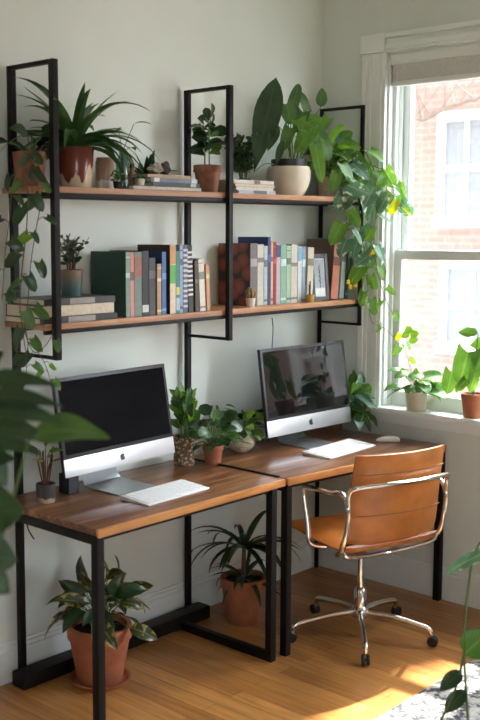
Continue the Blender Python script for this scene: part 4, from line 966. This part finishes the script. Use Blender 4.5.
# --- floor
def saucer(t, r): link('saucer', lathe(B(), [(0, 0), (r*.85, 0), (r, .022), (r-.008, .022), (r*.82, .007), (0, .007)], 32), M['terra'], t)
q = at(98, 676, z=0)
t = thing('croton', 'yellow edged dark leaved plant in a terracotta pot under the left desk', 'plant', (q.x-.025, -.262, 0))
saucer(t, .122)
bm = xform(lathe(B(), tapered(.088, .118, .225, .010, .008, .05)), Matrix.Translation((0, 0, .008))); link('pot', bm, M['terra'], t)
link('soil', lathe(B(), [(0, .212), (.105, .208), (.1, .19), (0, .19)], 24), M['soil'], t)
bush(t, R(33), .205, 46, .21, .15, .135, .058, 'lance', [M['lf_croton'], M['lf_croton'], M['lf_dark']], 1.2, (.2, 1.4), stemr=.003, fold=.3)
q = at(243, 620, z=0)
t = thing('dracaena', 'tall spiky dark plant in a terracotta pot between the desk legs', 'plant', (q.x, -.245, 0))
link('pot', lathe(B(), tapered(.075, .098, .205, .009, .006, .045)), M['terra'], t); link('soil', lathe(B(), [(0, .19), (.085, .186), (.08, .17), (0, .17)], 24), M['soil'], t)
link('trunk', tube(B(), [(0, 0, .18), (.005, 0, .34)], .012, 8, .009), M['stembr'], t)
rosette(t, R(35), .34, 26, .30, .030, M['lf_dark'], (.3, 1.4), (.9, 2.3), name='crown_foliage', nseg=9); rosette(t, R(36), .195, 18, .20, .026, M['lf_dark'], (.1, 1.1), (.8, 2.0), name='base_foliage', nseg=9)

# --- foreground plants
q = atd(-75, 520, 2.15)
t = thing('large_foreground_plant', 'large dark leaved plant close to the camera at the left edge', 'plant', (q.x, q.y, 0))
link('pot', lathe(B(), tapered(.11, .15, .28, .012)), M['terrad'], t); link('soil', lathe(B(), [(0, .25), (.135, .245), (.13, .22), (0, .22)], 24), M['soil'], t)
o = t.location.copy(); bm = leafbm(); sb = B()
def fl_(t0, tip, W, dep, mi, shape='ovate', droop=.5, up=V((0, 0, 1)), dd=0, fold=.2):
    A = atd(*t0, dep)-o; T = atd(*tip, dep+dd)-o; d = T-A
    tube(sb, smooth_path([(0, 0, .24), V((0, 0, .24)).lerp(A, .55)+V((0, 0, .12)), A], 6), .006, 6, .003)
    side = d.cross(up).normalized(); leaf(bm, A, Matrix.Rotation(droop*.5, 3, side) @ d.normalized(), d.length*1.06, W, shape, droop, fold, 12, 0, .04, mi, up=up)
UPC = V((-FW.x*.7, -FW.y*.7, .75))
fl_((30, 436), (108, 436), .085, 2.2, 1, 'ovate', .9, UPC+V((0, 0, .3)))
for (a0, a1, ww, dp_, mi_) in (((-30, 385), (56, 384), .045, 2.05, 0), ((-25, 400), (61, 405), .045, 2.12, 0), ((-20, 412), (63, 422), .05, 2.1, 0), ((-20, 428), (50, 440), .055, 2.2, 0), ((-25, 440), (38, 452), .05, 2.25, 0), ((-30, 465), (14, 458), .06, 2.2, 0)):
    fl_(a0, a1, ww, dp_, mi_, 'lance', .85, UPC)
fl_((-30, 520), (21, 510), .14, 2.0, 0, 'ovate', .5, UPC); fl_((-20, 560), (16, 560), .10, 2.1, 2, 'ovate', .7, UPC); fl_((-18, 575), (9, 592), .06, 2.1, 2, 'lance', .5, UPC)
fl_((-14, 455), (6, 485), .05, 2.2, 2, 'lance', .5, UPC); fl_((-20, 375), (2, 352), .06, 2.3, 0, 'ovate', .5, UPC)
link('stem', sb, M['stem'], t); link('foliage', bm, [M['lf_dark'], M['lf_mid'], M['lf_gray']], t)

q = atd(462, 770, 2.75); q.z = 0.015
q = at(470, 800, z=.015)
t = thing('slender_foreground_plant', 'slender stemmed plant standing on the rug at the lower right', 'plant', (q.x, q.y, .0145))
link('pot', lathe(B(), tapered(.06, .075, .14, .008)), M['cream'], t); link('soil', lathe(B(), [(0, .125), (.065, .122), (.06, .10), (0, .10)], 24), M['soil'], t)
o = t.location.copy(); dep = (o-CAM).dot(FW); bm = leafbm(); sb = B()
def S_(u, v, d=0): return atd(u, v, dep+d)-o
tube(sb, smooth_path([(0, 0, .12), S_(466, 690), S_(464, 640), S_(467, 600), S_(474, 555), S_(490, 530)], 6), .0045, 6, .003)
def gl_(t0, tip, W, mi, shape='ovate', droop=.6, up=UPC):
    A = S_(*t0); T = S_(*tip); d = T-A; side = d.cross(up).normalized()
    leaf(bm, A, Matrix.Rotation(droop*.5, 3, side) @ d.normalized(), d.length*1.06, W, shape, droop, .2, 10, 0, .04, mi, up=up)
gl_((495, 548), (445, 574), .045, 0, 'lance', .6); gl_((464, 655), (492, 630), .09, 1); gl_((466, 690), (445, 712), .05, 2, 'lance'); gl_((462, 672), (440, 690), .05, 2)
tube(sb, smooth_path([S_(464, 655), S_(455, 690), S_(440, 722)], 5), .004, 6)
link('stem', sb, M['stem'], t); link('foliage', bm, [M['lf_silver'], M['lf_mid'], M['lf_dark']], t)

# ================================================================ LIGHT
w = bpy.data.worlds.new('sky'); sc.world = w; w.use_nodes = True; nt = w.node_tree; bg = nt.nodes['Background']
sky = nt.nodes.new('ShaderNodeTexSky'); sky.sky_type = 'HOSEK_WILKIE'; sky.turbidity = 6; sky.sun_direction = V((1, .12, 1.55)).normalized(); sky.ground_albedo = .4
hs = nt.nodes.new('ShaderNodeHueSaturation'); hs.inputs['Saturation'].default_value = .4; hs.inputs['Value'].default_value = 1.0
nt.links.new(sky.outputs[0], hs.inputs['Color']); nt.links.new(hs.outputs[0], bg.inputs['Color']); bg.inputs['Strength'].default_value = SKY
sd = bpy.data.lights.new('sun', 'SUN'); sd.energy = SUN; sd.angle = math.radians(1.2); sd.color = (1, .93, .82)
so = bpy.data.objects.new('sun', sd); COL.objects.link(so); so.rotation_euler = V((1, .12, 1.55)).to_track_quat('Z', 'Y').to_euler(); so.location = (4, 2, 6)
for (c, rot, sx, sy) in (((.15, (W1[0]+W1[1])/2, 1.73), (0, PI/2, 0), 1.72, .96), ((.15, (W2[0]+W2[1])/2, 1.73), (0, PI/2, 0), 1.72, W2[1]-W2[0]), (((W3[0]+W3[1])/2, RY0-.15, 1.73), (-PI/2, 0, 0), W3[1]-W3[0], 1.72)):
    ld = bpy.data.lights.new('sky_portal', 'AREA'); ld.shape = 'RECTANGLE'; ld.size = sx; ld.size_y = sy; ld.cycles.is_portal = True
    lo = bpy.data.objects.new('sky_portal', ld); COL.objects.link(lo); lo.location = c; lo.rotation_euler = rot
sc.view_settings.view_transform = 'Standard'; sc.view_settings.look = 'None'; sc.view_settings.gamma = 1; sc.view_settings.exposure = EXPO
sc.view_settings.use_curve_mapping = False
sc.cycles.use_denoising = True; sc.cycles.max_bounces = 10; sc.cycles.diffuse_bounces = 6; sc.cycles.transparent_max_bounces = 16; sc.cycles.sample_clamp_indirect = 8
